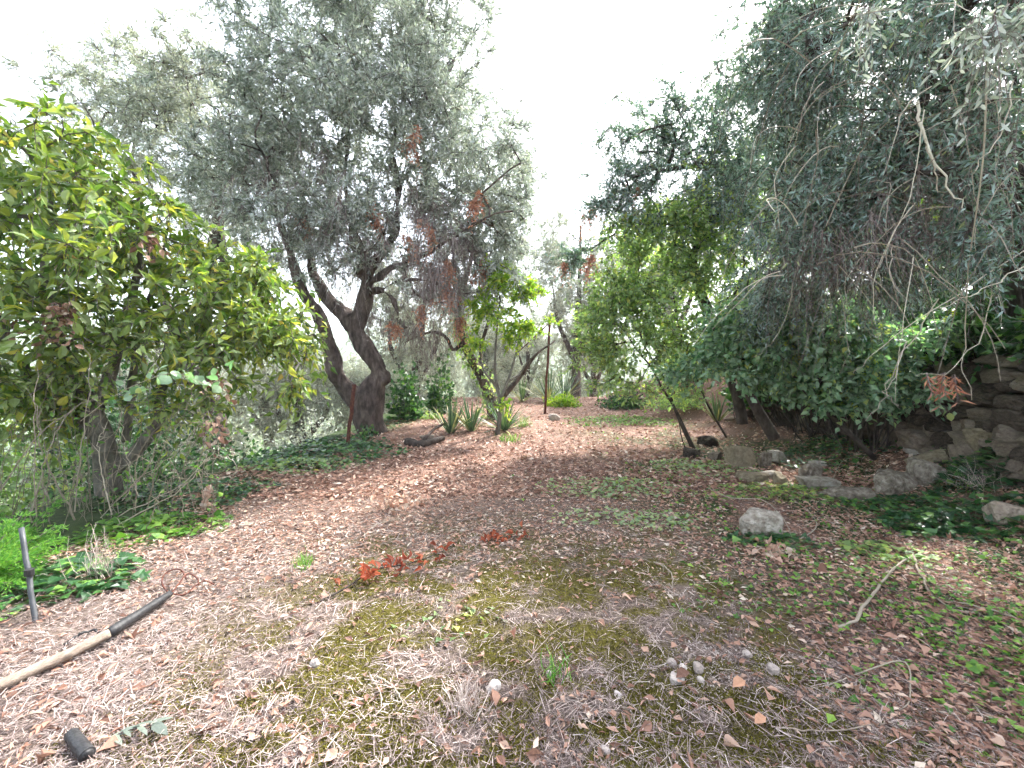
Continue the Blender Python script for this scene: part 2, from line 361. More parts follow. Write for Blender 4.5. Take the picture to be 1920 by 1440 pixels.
me.loops.add(q.size); me.loops.foreach_set('vertex_index', q.ravel().astype(np.int32))
me.polygons.add(len(q)); me.polygons.foreach_set('loop_start', (np.arange(len(q)) * 4).astype(np.int32))
me.polygons.foreach_set('use_smooth', np.ones(len(q), bool)); me.update(calc_edges=True)
xf, yf = XX.ravel(), YY.ravel()
for nm, fn in (('moss', m_moss), ('green', m_green), ('leafy', m_leafy), ('far', lambda x, y: sst(18, 40, np.hypot(x, y)))):
    a = me.attributes.new(nm, 'FLOAT', 'POINT'); a.data.foreach_set('value', np.asarray(fn(xf, yf), np.float32))
me.materials.append(M['ground'])
link('ground', me, kind='structure', label='leaf and straw strewn terrace ground with olive hills far beyond')

# ------------------------------------------------------------------ growing trees
def limb(ctrl, n=None):
    """ctrl rows: photo x, photo y, metres ahead, radius"""
    c = np.array([list(P(a, b, Y)) + [r] for a, b, Y, r in ctrl])
    L = np.linalg.norm(np.diff(c[:, :3], axis=0), axis=1).sum()
    return spline(c, n or max(4, int(L / .12)))
def limb_w(ctrl):
    c = np.array(ctrl, float); L = np.linalg.norm(np.diff(c[:, :3], axis=0), axis=1).sum()
    return spline(c, max(4, int(L / .12)))
def blob(px, py, Y, rx, ry, rz, n): return (P(px, py, Y), np.array([rx * Y / F, ry, rz * Y / F]), n)
def blob_tips(blobs, rng, clump=5, cr=.28):
    o = []
    for c, r, n in blobs:
        k = max(1, n // clump)
        cc = rnd_dir(k, rng) * (rng.random((k, 1)) ** (1 / 2.3)); cc = c + cc * r
        j = rng.integers(0, k, n); o.append(cc[j] + rng.normal(size=(n, 3)) * cr * np.minimum(r, 1.2))
    return np.concatenate(o)
def grow(limbs, tips, rng, seg=.28, tip_r=.005, ex=.47, wander=.12):
    Pn = np.concatenate([l[:, :3] for l in limbs]); Rn = np.concatenate([l[:, 3] for l in limbs])
    Dn = np.concatenate([nrm(np.gradient(l[:, :3], axis=0)) for l in limbs])
    # branches leave the upper part of the limbs
    n0 = len(Pn); cap = 60000
    PA = np.zeros((cap, 3)); DA = np.zeros((cap, 3)); PA[:n0] = Pn; DA[:n0] = Dn; cnt = n0
    par = -np.ones(cap, int); own = np.concatenate([np.arange(len(l)) / len(l) for l in limbs])
    pen = np.zeros(cap); pen[:n0] = np.where(own < .35, .8, 0)
    d0 = np.array([np.min(((Pn - t) ** 2).sum(1)) for t in tips]); order = np.argsort(d0)
    paths = []; tipdir = np.zeros_like(tips)
    for ti in order:
        t = tips[ti]; v = t - PA[:cnt]; d = np.sqrt((v ** 2).sum(1)) + 1e-6
        cs = (v * DA[:cnt]).sum(1) / d
        j = int(np.argmin(d * (1.35 - .45 * cs) + pen[:cnt])); p0 = PA[j]; L = d[j]
        n = max(3, int(L / seg) + 2); c1 = p0 + DA[j] * L * .35 + rng.normal(size=3) * L * wander
        s = np.linspace(0, 1, n)[:, None]; pts = (1 - s) ** 2 * p0 + 2 * s * (1 - s) * c1 + s ** 2 * t
        if n > 3: pts[1:-1] += rng.normal(size=(n - 2, 3)) * .03 * min(1, L)
        dd = nrm(np.gradient(pts, axis=0)); tipdir[ti] = dd[-1]
        ids = np.arange(cnt, cnt + n - 1); PA[ids] = pts[1:]; DA[ids] = dd[1:]; par[ids] = np.r_[j, ids[:-1]]
        cnt += n - 1; paths.append((j, ids))
    flow = np.zeros(cnt)
    for j, ids in paths: flow[ids[-1]] += 1
    for i in range(cnt - 1, n0 - 1, -1):
        if par[i] >= 0: flow[par[i]] += flow[i]
    out = []
    for j, ids in paths:
        r = tip_r * np.maximum(flow[ids], 1) ** ex
        r0 = r[0] if j >= n0 else min(r[0] * 1.15, Rn[j] * .8)
        out.append((np.vstack([PA[j], PA[ids]]), np.r_[r0, np.minimum(r, r0)]))
    return out, tipdir
def sprays(tips, dirs, rng, k=6, L=.4, nl=12, droop=.25, out=.5, up=.15, spread=.9):
    """leafy twigs at the branch tips -> twig points (N,4,3) and leaf bases / directions"""
    N = len(tips) * k
    B = nrm(np.repeat(dirs, k, 0) * out + rnd_dir(N, rng) * spread + np.array([0, 0, up]))
    T0 = np.repeat(tips, k, 0) - B * .03; ln = L * rng.uniform(.55, 1.25, N)
    g = droop * rng.uniform(.3, 1.5, N); side = rnd_dir(N, rng) * .22
    def pt(t):
        t = np.asarray(t); return T0[:, None] + B[:, None] * (ln[:, None] * t)[..., None] + side[:, None] * (ln[:, None] * t ** 2)[..., None] - np.array([0, 0, 1.]) * (g[:, None] * ln[:, None] * t ** 2)[..., None]
    tw = pt(np.tile(np.linspace(0, 1, 3), (N, 1)))
    t = np.clip((np.arange(nl) + .6) / nl + rng.normal(size=(N, nl)) * .02, .05, 1)
    pos = pt(t); tan = nrm(pt(t + .05) - pos)
    perp = nrm(np.cross(tan, rnd_dir(N * nl, rng).reshape(N, nl, 3)))
    a = rng.uniform(.45, 1.15, (N, nl, 1)); d = nrm(tan * np.cos(a) + perp * np.sin(a))
    return tw, pos.reshape(-1, 3), d.reshape(-1, 3)
def T_broad_low(): return np.array([[0, 0, 0], [.4, 0, -.02], [1, 0, -.16], [.36, 1, .12], [.36, -1, .12]], float), [(0, 3, 1), (1, 3, 2), (0, 1, 4), (1, 2, 4)]
_tm = {}
def template_meshes(T, mat, key):
    k = (key, mat.name)
    if k not in _tm:
        ms = []
        for q_ in np.linspace(.04, .97, 9):
            a = Acc(); a.add(T[0][None], T[1], np.array([q_])); ms.append(a.mesh('leaf', mat))
        _tm[k] = ms
    return _tm[k]
def leaves(r, name, T, key, pos, d, rng, ln, hw, mat, n_obj=0, rnd=None, upbias=.6, frame=(0, 0, 1920, 1440), crown='crown'):
    """most leaves joined into one crown; the n_obj that show largest are parts of their own"""
    n = len(pos); L = ln * rng.uniform(.65, 1.25, n); Wd = hw * rng.uniform(.8, 1.2, n) * L / ln
    up = nrm(rnd_dir(n, rng) + np.array([0, 0, upbias])); rv = rng.random(n) if rnd is None else rnd
    keep = np.ones(n, bool)
    if n_obj:
        X, Y_, dep = to_px(pos + d * L[:, None] * .5)
        ap = L / dep; ap[(X < frame[0]) | (X > frame[2]) | (Y_ < frame[1]) | (Y_ > frame[3])] = 0
        top = np.argsort(-ap)[:n_obj]; top = top[ap[top] > 0]; keep[top] = False
        ms = template_meshes(T, mat, key); loc = np.array(r.location)
        dd = nrm(d[top]); w_ = nrm(np.cross(up[top], dd)); nn = np.cross(dd, w_)
        for i, t in enumerate(top):
            p = pos[t] - loc; a = dd[i] * L[t]; b = w_[i] * Wd[t]; c = nn[i] * L[t]
            o = bpy.data.objects.new('leaf', ms[min(8, int(rv[t] * 9))]); S.collection.objects.link(o); o.parent = r
            o.matrix_basis = Matrix(((a[0], b[0], c[0], p[0]), (a[1], b[1], c[1], p[1]), (a[2], b[2], c[2], p[2]), (0, 0, 0, 1)))
    T2 = T_kite() if (n_obj == 0 or key in ('green', 'shrub', 'broad')) and len(T[1]) > 4 else T
    if key in ('oliveE', 'oliveD'): T2 = T_diamond()
    if key == 'broad': T2 = T_broad_low()
    acc = Acc(); place(acc, T2, pos[keep], d[keep], up[keep], L[keep], Wd[keep], rv[keep])
    return part(crown, acc, r, mat, stuff=True)
def bark_mesh(limbs, mat, voxel=.035, amp=.03, knobs=(), fine=.5, sides=12):
    a = Acc()
    for l in limbs: tube(a, l[:, :3], l[:, 3], sides)
    for (c, rr) in knobs:
        th = np.linspace(0, math.pi, 7); prof = np.array([[c[0], c[1], c[2] - rr * math.cos(q_)] for q_ in th])
        tube(a, prof, np.maximum(rr * np.sin(th), .01), 10)
    me = a.mesh('t', mat); o = link('t', me)
    mo = o.modifiers.new('r', 'REMESH'); mo.mode = 'VOXEL'; mo.voxel_size = voxel
    dg = bpy.context.evaluated_depsgraph_get(); m2 = bpy.data.meshes.new_from_object(o.evaluated_get(dg))
    bpy.data.objects.remove(o); n = len(m2.vertices)
    co = np.zeros(n * 3, np.float32); m2.vertices.foreach_get('co', co); co = co.reshape(-1, 3)
    nn = np.zeros(n * 3, np.float32); m2.vertices.foreach_get('normal', nn); nn = nn.reshape(-1, 3)
    dv = np.zeros(n)
    for i in range(n):
        x, y, z = co[i]; v = Vector((x * 3.2, y * 3.2, z * 1.6)); w2 = Vector((x * 11, y * 11, z * 3.5))
        dv[i] = mnoise.noise(v) * 1.3 + (abs(mnoise.noise(w2)) * -1.3 + .3) * fine + mnoise.noise(w2 * 2.2) * .25 * fine
    co += nn * (dv * amp)[:, None]
    m2.vertices.foreach_set('co', co.ravel()); m2.polygons.foreach_set('use_smooth', np.ones(len(m2.polygons), bool))
    m2.materials.clear(); m2.materials.append(mat)
    at = m2.attributes.new('rnd', 'FLOAT', 'POINT'); at.data.foreach_set('value', np.full(n, .5, np.float32)); m2.update()
    return m2
def tree(name, label, cat, limbs, blobs, seed, leafmat, T, key, ln, hw, barkmat=None, group=None, k=6, L=.4, nl=12, droop=.25, out=.5, up=.15,
         spread=.9, n_obj=0, remesh=None, knobs=(), clump=5, cr=.28, seg=.28, tip_r=.005, ex=.47, twigmat=None, upbias=.6, twr=.0022, twrnd=(.1, .9), base=None, wander=.12):
    rng = np.random.default_rng(seed); bm_ = barkmat or M['bark']
    b = limbs[0][0, :3]; r = root(name, tuple(base if base is not None else b), label, cat, group)
    tips = blob_tips(blobs, rng, clump, cr); paths, td = grow(limbs, tips, rng, seg, tip_r, ex, wander)
    if remesh: part('trunk', bark_mesh(limbs, bm_, *remesh, knobs=knobs), r)
    else:
        a = Acc()
        for l in limbs: tube(a, l[:, :3], l[:, 3], 9)
        part('trunk', a, r, bm_, smooth=True)
    a = Acc()
    for p_, rr in paths: tube(a, p_, rr, 5 if rr[0] > .012 else 3, rng.random(), cap=False)
    part('branch', a, r, bm_, stuff=True, smooth=True)
    tw, pos, d = sprays(tips, td, rng, k, L, nl, droop, out, up, spread)
    a = Acc(); rad = np.linspace(1.4, .5, 3)[None] * twr * np.ones((len(tw), 1)); tubes_batch(a, tw, rad, rng.uniform(*twrnd, len(tw)))
    part('twig', a, r, twigmat or M['twig'], stuff=True)
    leaves(r, 'crown', T, key, pos, d, rng, ln, hw, leafmat, n_obj, upbias=upbias)
    return r, tips, td
def dead_bits(r, blobs, seed, mat=None, k=5, L=.25, nl=7, ln=.07, hw=.012, name='dead_leaf_cluster', T=None, droop=1.2, up=-.5, twigs=True, twr=.002):
    rng = np.random.default_rng(seed); tips = blob_tips(blobs, rng, 8, .25)
    tw, pos, d = sprays(tips, rnd_dir(len(tips), rng), rng, k, L, nl, droop, .1, up, .6)
    if twigs:
        a = Acc(); rad = np.linspace(1.4, .5, 3)[None] * twr * np.ones((len(tw), 1)); tubes_batch(a, tw, rad, rng.uniform(.2, 1, len(tw)))
        part('dead_twig', a, r, M['twig'], stuff=True)
    if nl:
        a = Acc(); n = len(pos); l_ = ln * rng.uniform(.6, 1.2, n)
        place(a, T or T_diamond(), pos, d, rnd_dir(n, rng), l_, hw * np.ones(n), rng.random(n)); part(name, a, r, mat or M['dead'], stuff=True)

# ---- the big old olive left of the path
YA = 9.4
A_l = [limb([(706, 846, YA, .44), (702, 826, YA, .37), (692, 795, YA, .33), (690, 765, YA, .34), (694, 742, YA, .33), (706, 712, YA, .27), (712, 700, YA, .24), (697, 672, YA, .22), (676, 640, YA, .21), (664, 612, YA, .21)]),
       limb([(688, 775, YA, .25), (668, 748, YA, .23), (648, 726, YA - .1, .22), (630, 698, YA - .15, .20), (622, 664, YA - .2, .185), (612, 625, YA - .3, .17), (592, 582, YA - .4, .16), (566, 540, YA - .5, .14), (545, 480, YA - .6, .10), (520, 400, YA - .7, .07), (500, 300, YA - .9, .045)]),
       limb([(668, 618, YA, .2), (678, 585, YA, .19), (684, 555, YA, .20), (690, 520, YA + .1, .17), (684, 490, YA + .1, .13), (664, 452, YA, .10), (655, 405, YA - .1, .085), (648, 330, YA - .1, .06), (655, 200, YA - .1, .04), (640, 90, YA - .1, .03)]),
       limb([(664, 616, YA, .2), (646, 592, YA + .1, .19), (620, 565, YA + .2, .17), (600, 540, YA + .3, .16), (585, 500, YA + .5, .12), (575, 430, YA + .7, .08), (560, 320, YA + .9, .055), (545, 190, YA + 1, .04)]),
       limb([(690, 515, YA, .13), (720, 470, YA + .2, .10), (742, 430, YA + .3, .085), (745, 340, YA + .4, .07), (735, 270, YA + .4, .07), (765, 215, YA + .3, .075), (812, 176, YA + .2, .055), (850, 110, YA + .2, .035)]),
       limb([(694, 530, YA, .10), (740, 500, YA - .3, .07), (810, 470, YA - .5, .055), (870, 430, YA - .6, .04), (930, 400, YA - .6, .03)]),
       limb([(690, 548, YA, .08), (716, 545, YA - .3, .065), (738, 565, YA - .4, .055), (748, 592, YA - .4, .05), (744, 602, YA - .4, .045), (762, 616, YA - .4, .035)]),
       limb([(712, 546, YA - .2, .05), (745, 528, YA - .4, .04), (785, 524, YA - .5, .025), (830, 535, YA - .5, .015)]),
       limb([(702, 820, YA - .1, .22), (722, 836, YA - .3, .15), (742, 848, YA - .55, .07)]),
       limb([(698, 822, YA - .1, .22), (684, 846, YA - .3, .15), (678, 856, YA - .4, .07)]),
       limb([(700, 795, YA, .22), (716, 818, YA, .17), (732, 838, YA, .10)])]
for l_ in A_l: l_[:, 3] *= .88
A_b = [blob(700, 40, YA, 210, 1.7, 120, 170), blob(560, 160, YA - .2, 140, 1.6, 130, 140), blob(810, 130, YA, 120, 1.6, 130, 120), blob(640, 270, YA - .3, 220, 2.0, 120, 190),
       blob(870, 330, YA + .2, 120, 1.6, 130, 130), blob(480, 330, YA, 95, 1.3, 120, 80), blob(600, 410, YA - .5, 150, 1.2, 80, 34), blob(780, 430, YA, 150, 1.8, 100, 50), blob(940, 430, YA + .4, 60, 1.1, 120, 50),
       blob(570, 450, YA, 110, 1.4, 70, 34), blob(700, 400, YA, 160, 1.9, 90, 26), blob(880, 540, YA + .3, 90, 1.2, 60, 35), blob(660, -60, YA, 170, 1.6, 70, 60)]
kn = [(P(716, 706, YA), .23), (P(683, 512, YA), .19), (P(606, 640, YA - .3), .12), (P(662, 610, YA), .21), (P(690, 760, YA), .31)]
olive, A_t, A_d = tree('olive_tree', 'big old olive tree with forked gnarled trunk beside the rusty stake', 'tree', A_l, A_b, 1, M['olive'], T_diamond(), 'oliveA',
    .115, .0145, k=9, L=.44, nl=14, droop=.3, remesh=(.03, .06), knobs=kn, up=.25, twr=.0028, twrnd=(.15, 1), base=G(702, 838))
dead_bits(olive, [blob(700, 440, YA, 190, 1.6, 110, 230), blob(620, 380, YA, 170, 1.6, 90, 80), blob(850, 500, YA, 110, 1.2, 90, 130), blob(800, 620, YA + .6, 90, .8, 50, 60)], 3, k=8, L=.5, nl=0, droop=1.0, twr=.003)
dead_bits(olive, [blob(898, 380, YA - .8, 22, .3, 16, 6), blob(840, 525, YA - .6, 8, .2, 40, 7), blob(900, 470, YA - .5, 50, .5, 60, 9), blob(830, 420, YA - .6, 70, .5, 70, 9), blob(800, 560, YA - .4, 60, .4, 40, 8), blob(798, 590, YA - .5, 10, .2, 26, 5), blob(745, 625, YA - .3, 14, .2, 20, 4), blob(858, 596, YA - .2, 12, .3, 26, 6),
    blob(785, 280, YA - .8, 40, .5, 40, 7), blob(700, 420, YA - 1, 60, .5, 60, 6), blob(540, 420, YA - 1, 60, .5, 50, 4)], 4, k=5, L=.22, nl=9, ln=.09, hw=.014)

# ---- olive behind, upper left, standing on the terrace below
YB = 10.5
B_l = [limb_w([(-7.3, 10.6, -2.3, .35), (-7.1, 10.5, -1, .28), (-7.3, 10.4, .6, .24), (-7.5, 10.4, 2.2, .18), (-7.3, 10.4, 4.2, .12), (-7.0, 10.4, 6.2, .07), (-7.0, 10.4, 7.6, .04)]),
       limb_w([(-7.3, 10.4, .6, .18), (-8.2, 10.5, 2.4, .14), (-8.9, 10.6, 4.5, .09), (-9.3, 10.6, 6.6, .05)]),
       limb([(430, 560, YB, .13), (415, 450, YB, .09), (400, 330, YB, .06), (330, 260, YB, .04)])]
B_b = [blob(190, 190, YB, 100, 1.4, 80, 70), blob(300, 150, YB, 90, 1.4, 60, 65), blob(420, 190, YB, 90, 1.4, 90, 75), blob(300, 270, YB, 130, 1.5, 90, 80), blob(450, 330, YB, 90, 1.3, 120, 60), blob(380, 420, YB, 100, 1.3, 110, 50), blob(120, 330, YB, 90, 1.3, 110, 40)]
tree('olive_tree', 'pale grey green olive tree rising behind the yellow green broadleaf tree', 'tree', B_l, B_b, 2, M['olive_far'], T_diamond(), 'oliveB', .12, .0145, k=8, L=.42, nl=11, droop=.25, up=.25, twr=.0026, twrnd=(.4, 1))

# ---- yellow green broadleaf tree in the left foreground
YL = 5.0
L_l = [limb([(208, 945, YL + .15, .15), (200, 880, YL + .1, .125), (192, 815, YL, .11), (160, 745, YL, .09), (128, 680, YL, .075), (100, 610, YL - .1, .06), (85, 520, YL - .2, .045), (90, 420, YL - .2, .03), (110, 300, YL - .2, .018)]),
       limb([(196, 850, YL + .1, .09), (175, 790, YL + .3, .08), (205, 710, YL + .3, .07), (228, 640, YL + .2, .05), (248, 560, YL + .1, .04), (262, 470, YL, .03), (250, 380, YL, .02)]),
       limb([(204, 890, YL + .1, .08), (255, 845, YL + .2, .07), (296, 790, YL + .3, .065), (300, 735, YL + .3, .06), (322, 665, YL + .2, .045), (350, 590, YL + .2, .035), (400, 540, YL + .2, .025), (470, 500, YL + .3, .015)]),
       limb([(310, 700, YL + .3, .04), (380, 650, YL + .2, .03), (460, 610, YL + .3, .022), (560, 600, YL + .4, .012)]),
       limb([(190, 820, YL, .08), (110, 770, YL - .1, .06), (50, 700, YL - .2, .05), (10, 620, YL - .4, .035), (-40, 520, YL - .5, .025)]),
       limb([(236, 830, YL + .3, .05), (250, 700, YL + .5, .045), (268, 600, YL + .5, .035), (300, 500, YL + .4, .025), (320, 400, YL + .3, .015)])]
L_b = [blob(90, 260, YL - .4, 100, .8, 50, 20), blob(210, 330, YL - .1, 90, .9, 60, 26), blob(80, 400, YL - .3, 130, 1.1, 90, 52), blob(290, 450, YL, 100, 1.0, 80, 46), blob(180, 500, YL - .2, 160, 1.1, 80, 60),
       blob(420, 560, YL + .1, 110, .9, 70, 52), blob(520, 620, YL + .2, 70, .6, 50, 30), blob(60, 620, YL - .4, 110, .9, 70, 42), blob(260, 620, YL, 160, 1.0, 50, 42), blob(510, 720, YL + .1, 40, .3, 20, 5), blob(410, 680, YL + .1, 80, .6, 30, 16),
       blob(-90, 420, YL - .2, 130, 1.2, 200, 45), blob(480, 490, YL + .3, 50, .5, 35, 14), blob(60, 760, YL - .2, 90, .7, 50, 26), blob(30, 690, YL - .4, 110, .8, 60, 26), blob(300, 740, YL, 110, .7, 30, 16)]
ltree, L_t, L_d = tree('broadleaf_tree', 'yellow green broadleaf tree with dark bent stems at the left terrace edge', 'tree', L_l, L_b, 5, M['broad'], T_broad(.16, .13), 'broad',
    .128, .028, barkmat=M['bark_grey'], k=4, L=.36, nl=7, droop=.8, up=.15, n_obj=300, clump=3, cr=.3, tip_r=.0055, ex=.42, twr=.003, upbias=.9, twrnd=(0, .5), remesh=(.022, .012), wander=.22)
dead_bits(ltree, [blob(95, 555, YL - .9, 34, .2, 44, 4), blob(40, 600, YL - .9, 30, .2, 30, 3), blob(270, 440, YL - .6, 12, .1, 30, 2), blob(395, 705, YL - .5, 20, .2, 20, 2), blob(395, 760, YL - .5, 15, .2, 30, 2)], 6, mat=M['litter'], k=3, L=.2, nl=4, ln=.09, hw=.024, T=T_broad(.3, .25))

# ---- small bright citrus tree in the middle and the ivy clad olive behind it
YC = 10.6
g0 = G(932, 815)
tree('citrus_tree', 'small bright yellow green citrus tree with thin leaning stem beside pale sword plant', 'tree',
     [limb([(932, 818, g0[1], .055), (936, 790, g0[1], .05), (938, 755, g0[1], .042), (932, 722, g0[1], .038), (928, 690, g0[1], .03), (930, 640, g0[1], .022), (935, 580, g0[1], .015)]),
      limb([(938, 750, g0[1], .035), (952, 715, g0[1], .03), (960, 690, g0[1] + .1, .024), (972, 640, g0[1] + .1, .018), (975, 590, g0[1] + .1, .012)]),
      limb([(936, 730, g0[1], .03), (905, 690, g0[1] - .1, .02), (900, 640, g0[1] - .1, .012)]),
      limb([(952, 716, g0[1], .028), (975, 700, g0[1] + .2, .022), (988, 680, g0[1] + .3, .016), (1006, 662, g0[1] + .3, .01)])],
     [blob(945, 520, g0[1], 30, .35, 30, 16), blob(970, 570, g0[1], 38, .4, 40, 26), blob(925, 600, g0[1], 38, .4, 40, 22), blob(975, 625, g0[1], 35, .4, 25, 16), blob(900, 640, g0[1], 20, .3, 20, 6), blob(942, 740, g0[1] - .2, 10, .1, 15, 2)],
     8, M['lemon'], T_broad(.14, .1), 'lemon', .10, .022, barkmat=M['bark_grey'], k=6, L=.26, nl=9, droop=.4, up=.3, twr=.0026, ex=.4)
tree('olive_tree', 'olive tree with ivy climbing its thin leaning trunk behind the citrus tree', 'tree',
     [limb([(930, 800, YC + .6, .2), (920, 750, YC + .6, .15), (902, 705, YC + .6, .13), (880, 665, YC + .6, .12), (866, 630, YC + .6, .10), (858, 575, YC + .6, .08), (880, 500, YC + .6, .06), (905, 400, YC + .6, .04)]),
      limb([(870, 640, YC + .6, .06), (850, 656, YC + .5, .05), (836, 632, YC + .4, .045), (812, 622, YC + .4, .035), (775, 634, YC + .3, .02), (760, 642, YC + .3, .012)]),
      limb([(930, 760, YC + .6, .08), (975, 706, YC + .6, .06), (1005, 665, YC + .7, .035), (1040, 640, YC + .8, .015)]),
      limb([(900, 700, YC + .6, .06), (905, 640, YC + .8, .05), (930, 560, YC + .8, .04), (950, 460, YC + .8, .03), (955, 330, YC + .8, .02)])],
     [blob(940, 260, YC + .8, 55, 1.0, 60, 40), blob(950, 360, YC + .8, 60, 1.1, 70, 60), blob(900, 460, YC + .6, 80, 1.2, 60, 50), blob(960, 470, YC + .8, 45, .9, 60, 35), blob(860, 560, YC + .6, 70, 1.0, 40, 34)],
     9, M['olive'], T_diamond(), 'oliveN', .10, .0115, k=7, L=.4, nl=11, droop=.4, twr=.003, twrnd=(.3, 1), up=.2)
def climb_ivy(r, lim, seed, n, lo, hi, off=.05, ln=.08, mat=None, name='ivy'):
    rng = np.random.default_rng(seed); i = (rng.uniform(lo, hi, n) * (len(lim) - 1)).astype(int)
    d = rnd_dir(n, rng); p = lim[i, :3] + rng.normal(size=(n, 3)) * .06 + d * (lim[i, 3:4] + off * rng.random((n, 1)))
    a = Acc(); dd = nrm(d * .5 + np.array([0, 0, -.8]) + rng.normal(size=(n, 3)) * .5); l_ = ln * rng.uniform(.5, 1.2, n)
    place(a, T_ivy(), p, dd, nrm(d + rng.normal(size=(n, 3)) * .4), l_, l_ * .5, rng.random(n)); part(name, a, r, mat or M['ivy'], stuff=True)
nl_ = [o for o in S.objects if o.name.startswith('olive_tree')][-1]
climb_ivy(nl_, limb([(925, 790, YC + .6, .2), (916, 745, YC + .6, .14), (902, 705, YC + .6, .12), (880, 665, YC + .6, .11), (866, 630, YC + .6, .10), (862, 590, YC + .6, .08)]), 10, 800, 0, 1, .10, .10, M['green'])
climb_ivy(olive, limb([(700, 835, YA - .45, .05), (690, 815, YA - .38, .04), (690, 795, YA - .3, .02)]), 12, 260, 0, 1, .12, .08)

# ---- right side: the overhanging olive, the long limbed olive, the broadleaf saplings, the shrub
YD = 7.6
D_l = [limb_w([(7.0, 8.6, 1.5, .30), (6.7, 8.5, 2.6, .24), (6.2, 8.3, 3.6, .17), (5.6, 8.0, 4.3, .12), (4.6, 7.8, 4.9, .09), (3.6, 7.7, 5.2, .06), (2.6, 7.7, 5.1, .03)]),
       limb_w([(6.5, 8.4, 3.1, .15), (6.0, 8.0, 4.6, .10), (5.3, 7.8, 6.0, .06), (4.6, 7.7, 6.8, .03)]),
       limb([(1330, 590, 8.2, .11), (1310, 540, 8.2, .09), (1300, 480, 8.1, .07), (1330, 400, 8.0, .05), (1320, 300, 7.9, .035)])]
D_b = [blob(1230, 215, YD, 55, .7, 50, 34), blob(1320, 250, YD, 80, 1.0, 60, 62), blob(1180, 310, YD, 60, .8, 60, 44), blob(1290, 340, YD, 110, 1.1, 60, 80), blob(1400, 190, YD - .3, 60, .9, 60, 40), blob(1130, 400, YD + .2, 50, .7, 40, 24),
       blob(1420, 310, YD - .2, 80, 1.1, 90, 60), blob(1390, 430, YD + .6, 90, .8, 60, 26), blob(1075, 490, YD + .8, 35, .5, 30, 16), blob(1250, 420, YD + .3, 90, .8, 40, 20)]
od, _, _ = tree('olive_tree', 'dark blue green olive tree whose long limb reaches left over the saplings', 'tree', D_l, D_b, 13, M['olive_dark'], T_lance(), 'oliveD', .085, .0115, barkmat=M['bark_dark'],
     k=7, L=.38, nl=12, droop=.35, twr=.0026, up=.15)
dead_bits(od, [blob(1100, 460, YD, 8, .1, 34, 5), blob(1120, 390, YD, 40, .4, 30, 5), blob(1200, 350, YD - .3, 60, .4, 50, 4), blob(1070, 495, YD + .5, 20, .2, 15, 3)], 14, k=5, L=.18, nl=8, ln=.07, hw=.012)

YE = 4.2
E_l = [limb_w([(6.3, 5.2, 1.6, .32), (6.1, 5.0, 2.6, .26), (5.6, 4.8, 3.6, .18), (4.8, 4.5, 4.3, .12), (4.0, 4.2, 4.7, .07), (3.2, 4.1, 4.8, .035)]),
       limb_w([(6.0, 4.9, 2.8, .18), (5.2, 4.2, 3.9, .11), (4.2, 3.6, 4.4, .07), (3.3, 3.1, 4.4, .035)]),
       limb_w([(6.0, 4.9, 3.0, .16), (6.2, 4.6, 4.6, .10), (6.0, 4.4, 6.0, .06)]),
       limb_w([(5.5, 4.7, 3.5, .13), (4.6, 5.1, 3.9, .08), (3.7, 5.3, 3.8, .045), (3.1, 5.3, 3.5, .02)])]
E_b = [blob(1450, 50, YE + .9, 80, .9, 80, 90), blob(1560, 60, YE + 1.2, 120, 1, 120, 80), blob(1610, 40, YE, 130, 1.1, 90, 70), blob(1560, 180, YE + .3, 110, 1.0, 90, 80), blob(1760, 60, 3.2, 110, .6, 70, 40), blob(1490, 310, YE + 1.0, 90, .8, 70, 70), blob(1640, 200, YE + 1, 150, .8, 130, 70),
       blob(1620, 330, YE - .2, 120, .8, 90, 75), blob(1720, 230, YE - .5, 110, .8, 100, 52), blob(1540, 410, YE + .3, 90, .7, 60, 50), blob(1660, 440, YE, 110, .7, 60, 50), blob(1600, 540, YE + .2, 100, .5, 50, 30), blob(1470, 530, YE + .8, 70, .5, 50, 24),
       blob(1450, 470, YE + 1, 60, .6, 50, 22), blob(1780, 440, YE - .6, 90, .5, 90, 26), blob(1880, -120, YE, 200, 1.2, 150, 60)]
oe, E_t, E_d = tree('olive_tree', 'dark olive tree overhanging the dry stone wall at the upper right', 'tree', E_l, E_b, 15, M['olive_dark'], T_lance(), 'oliveE', .068, .0085, barkmat=M['bark_dark'],
     k=7, L=.36, nl=13, droop=.9, up=-.15, twr=.0018, n_obj=300, twrnd=(.2, 1))
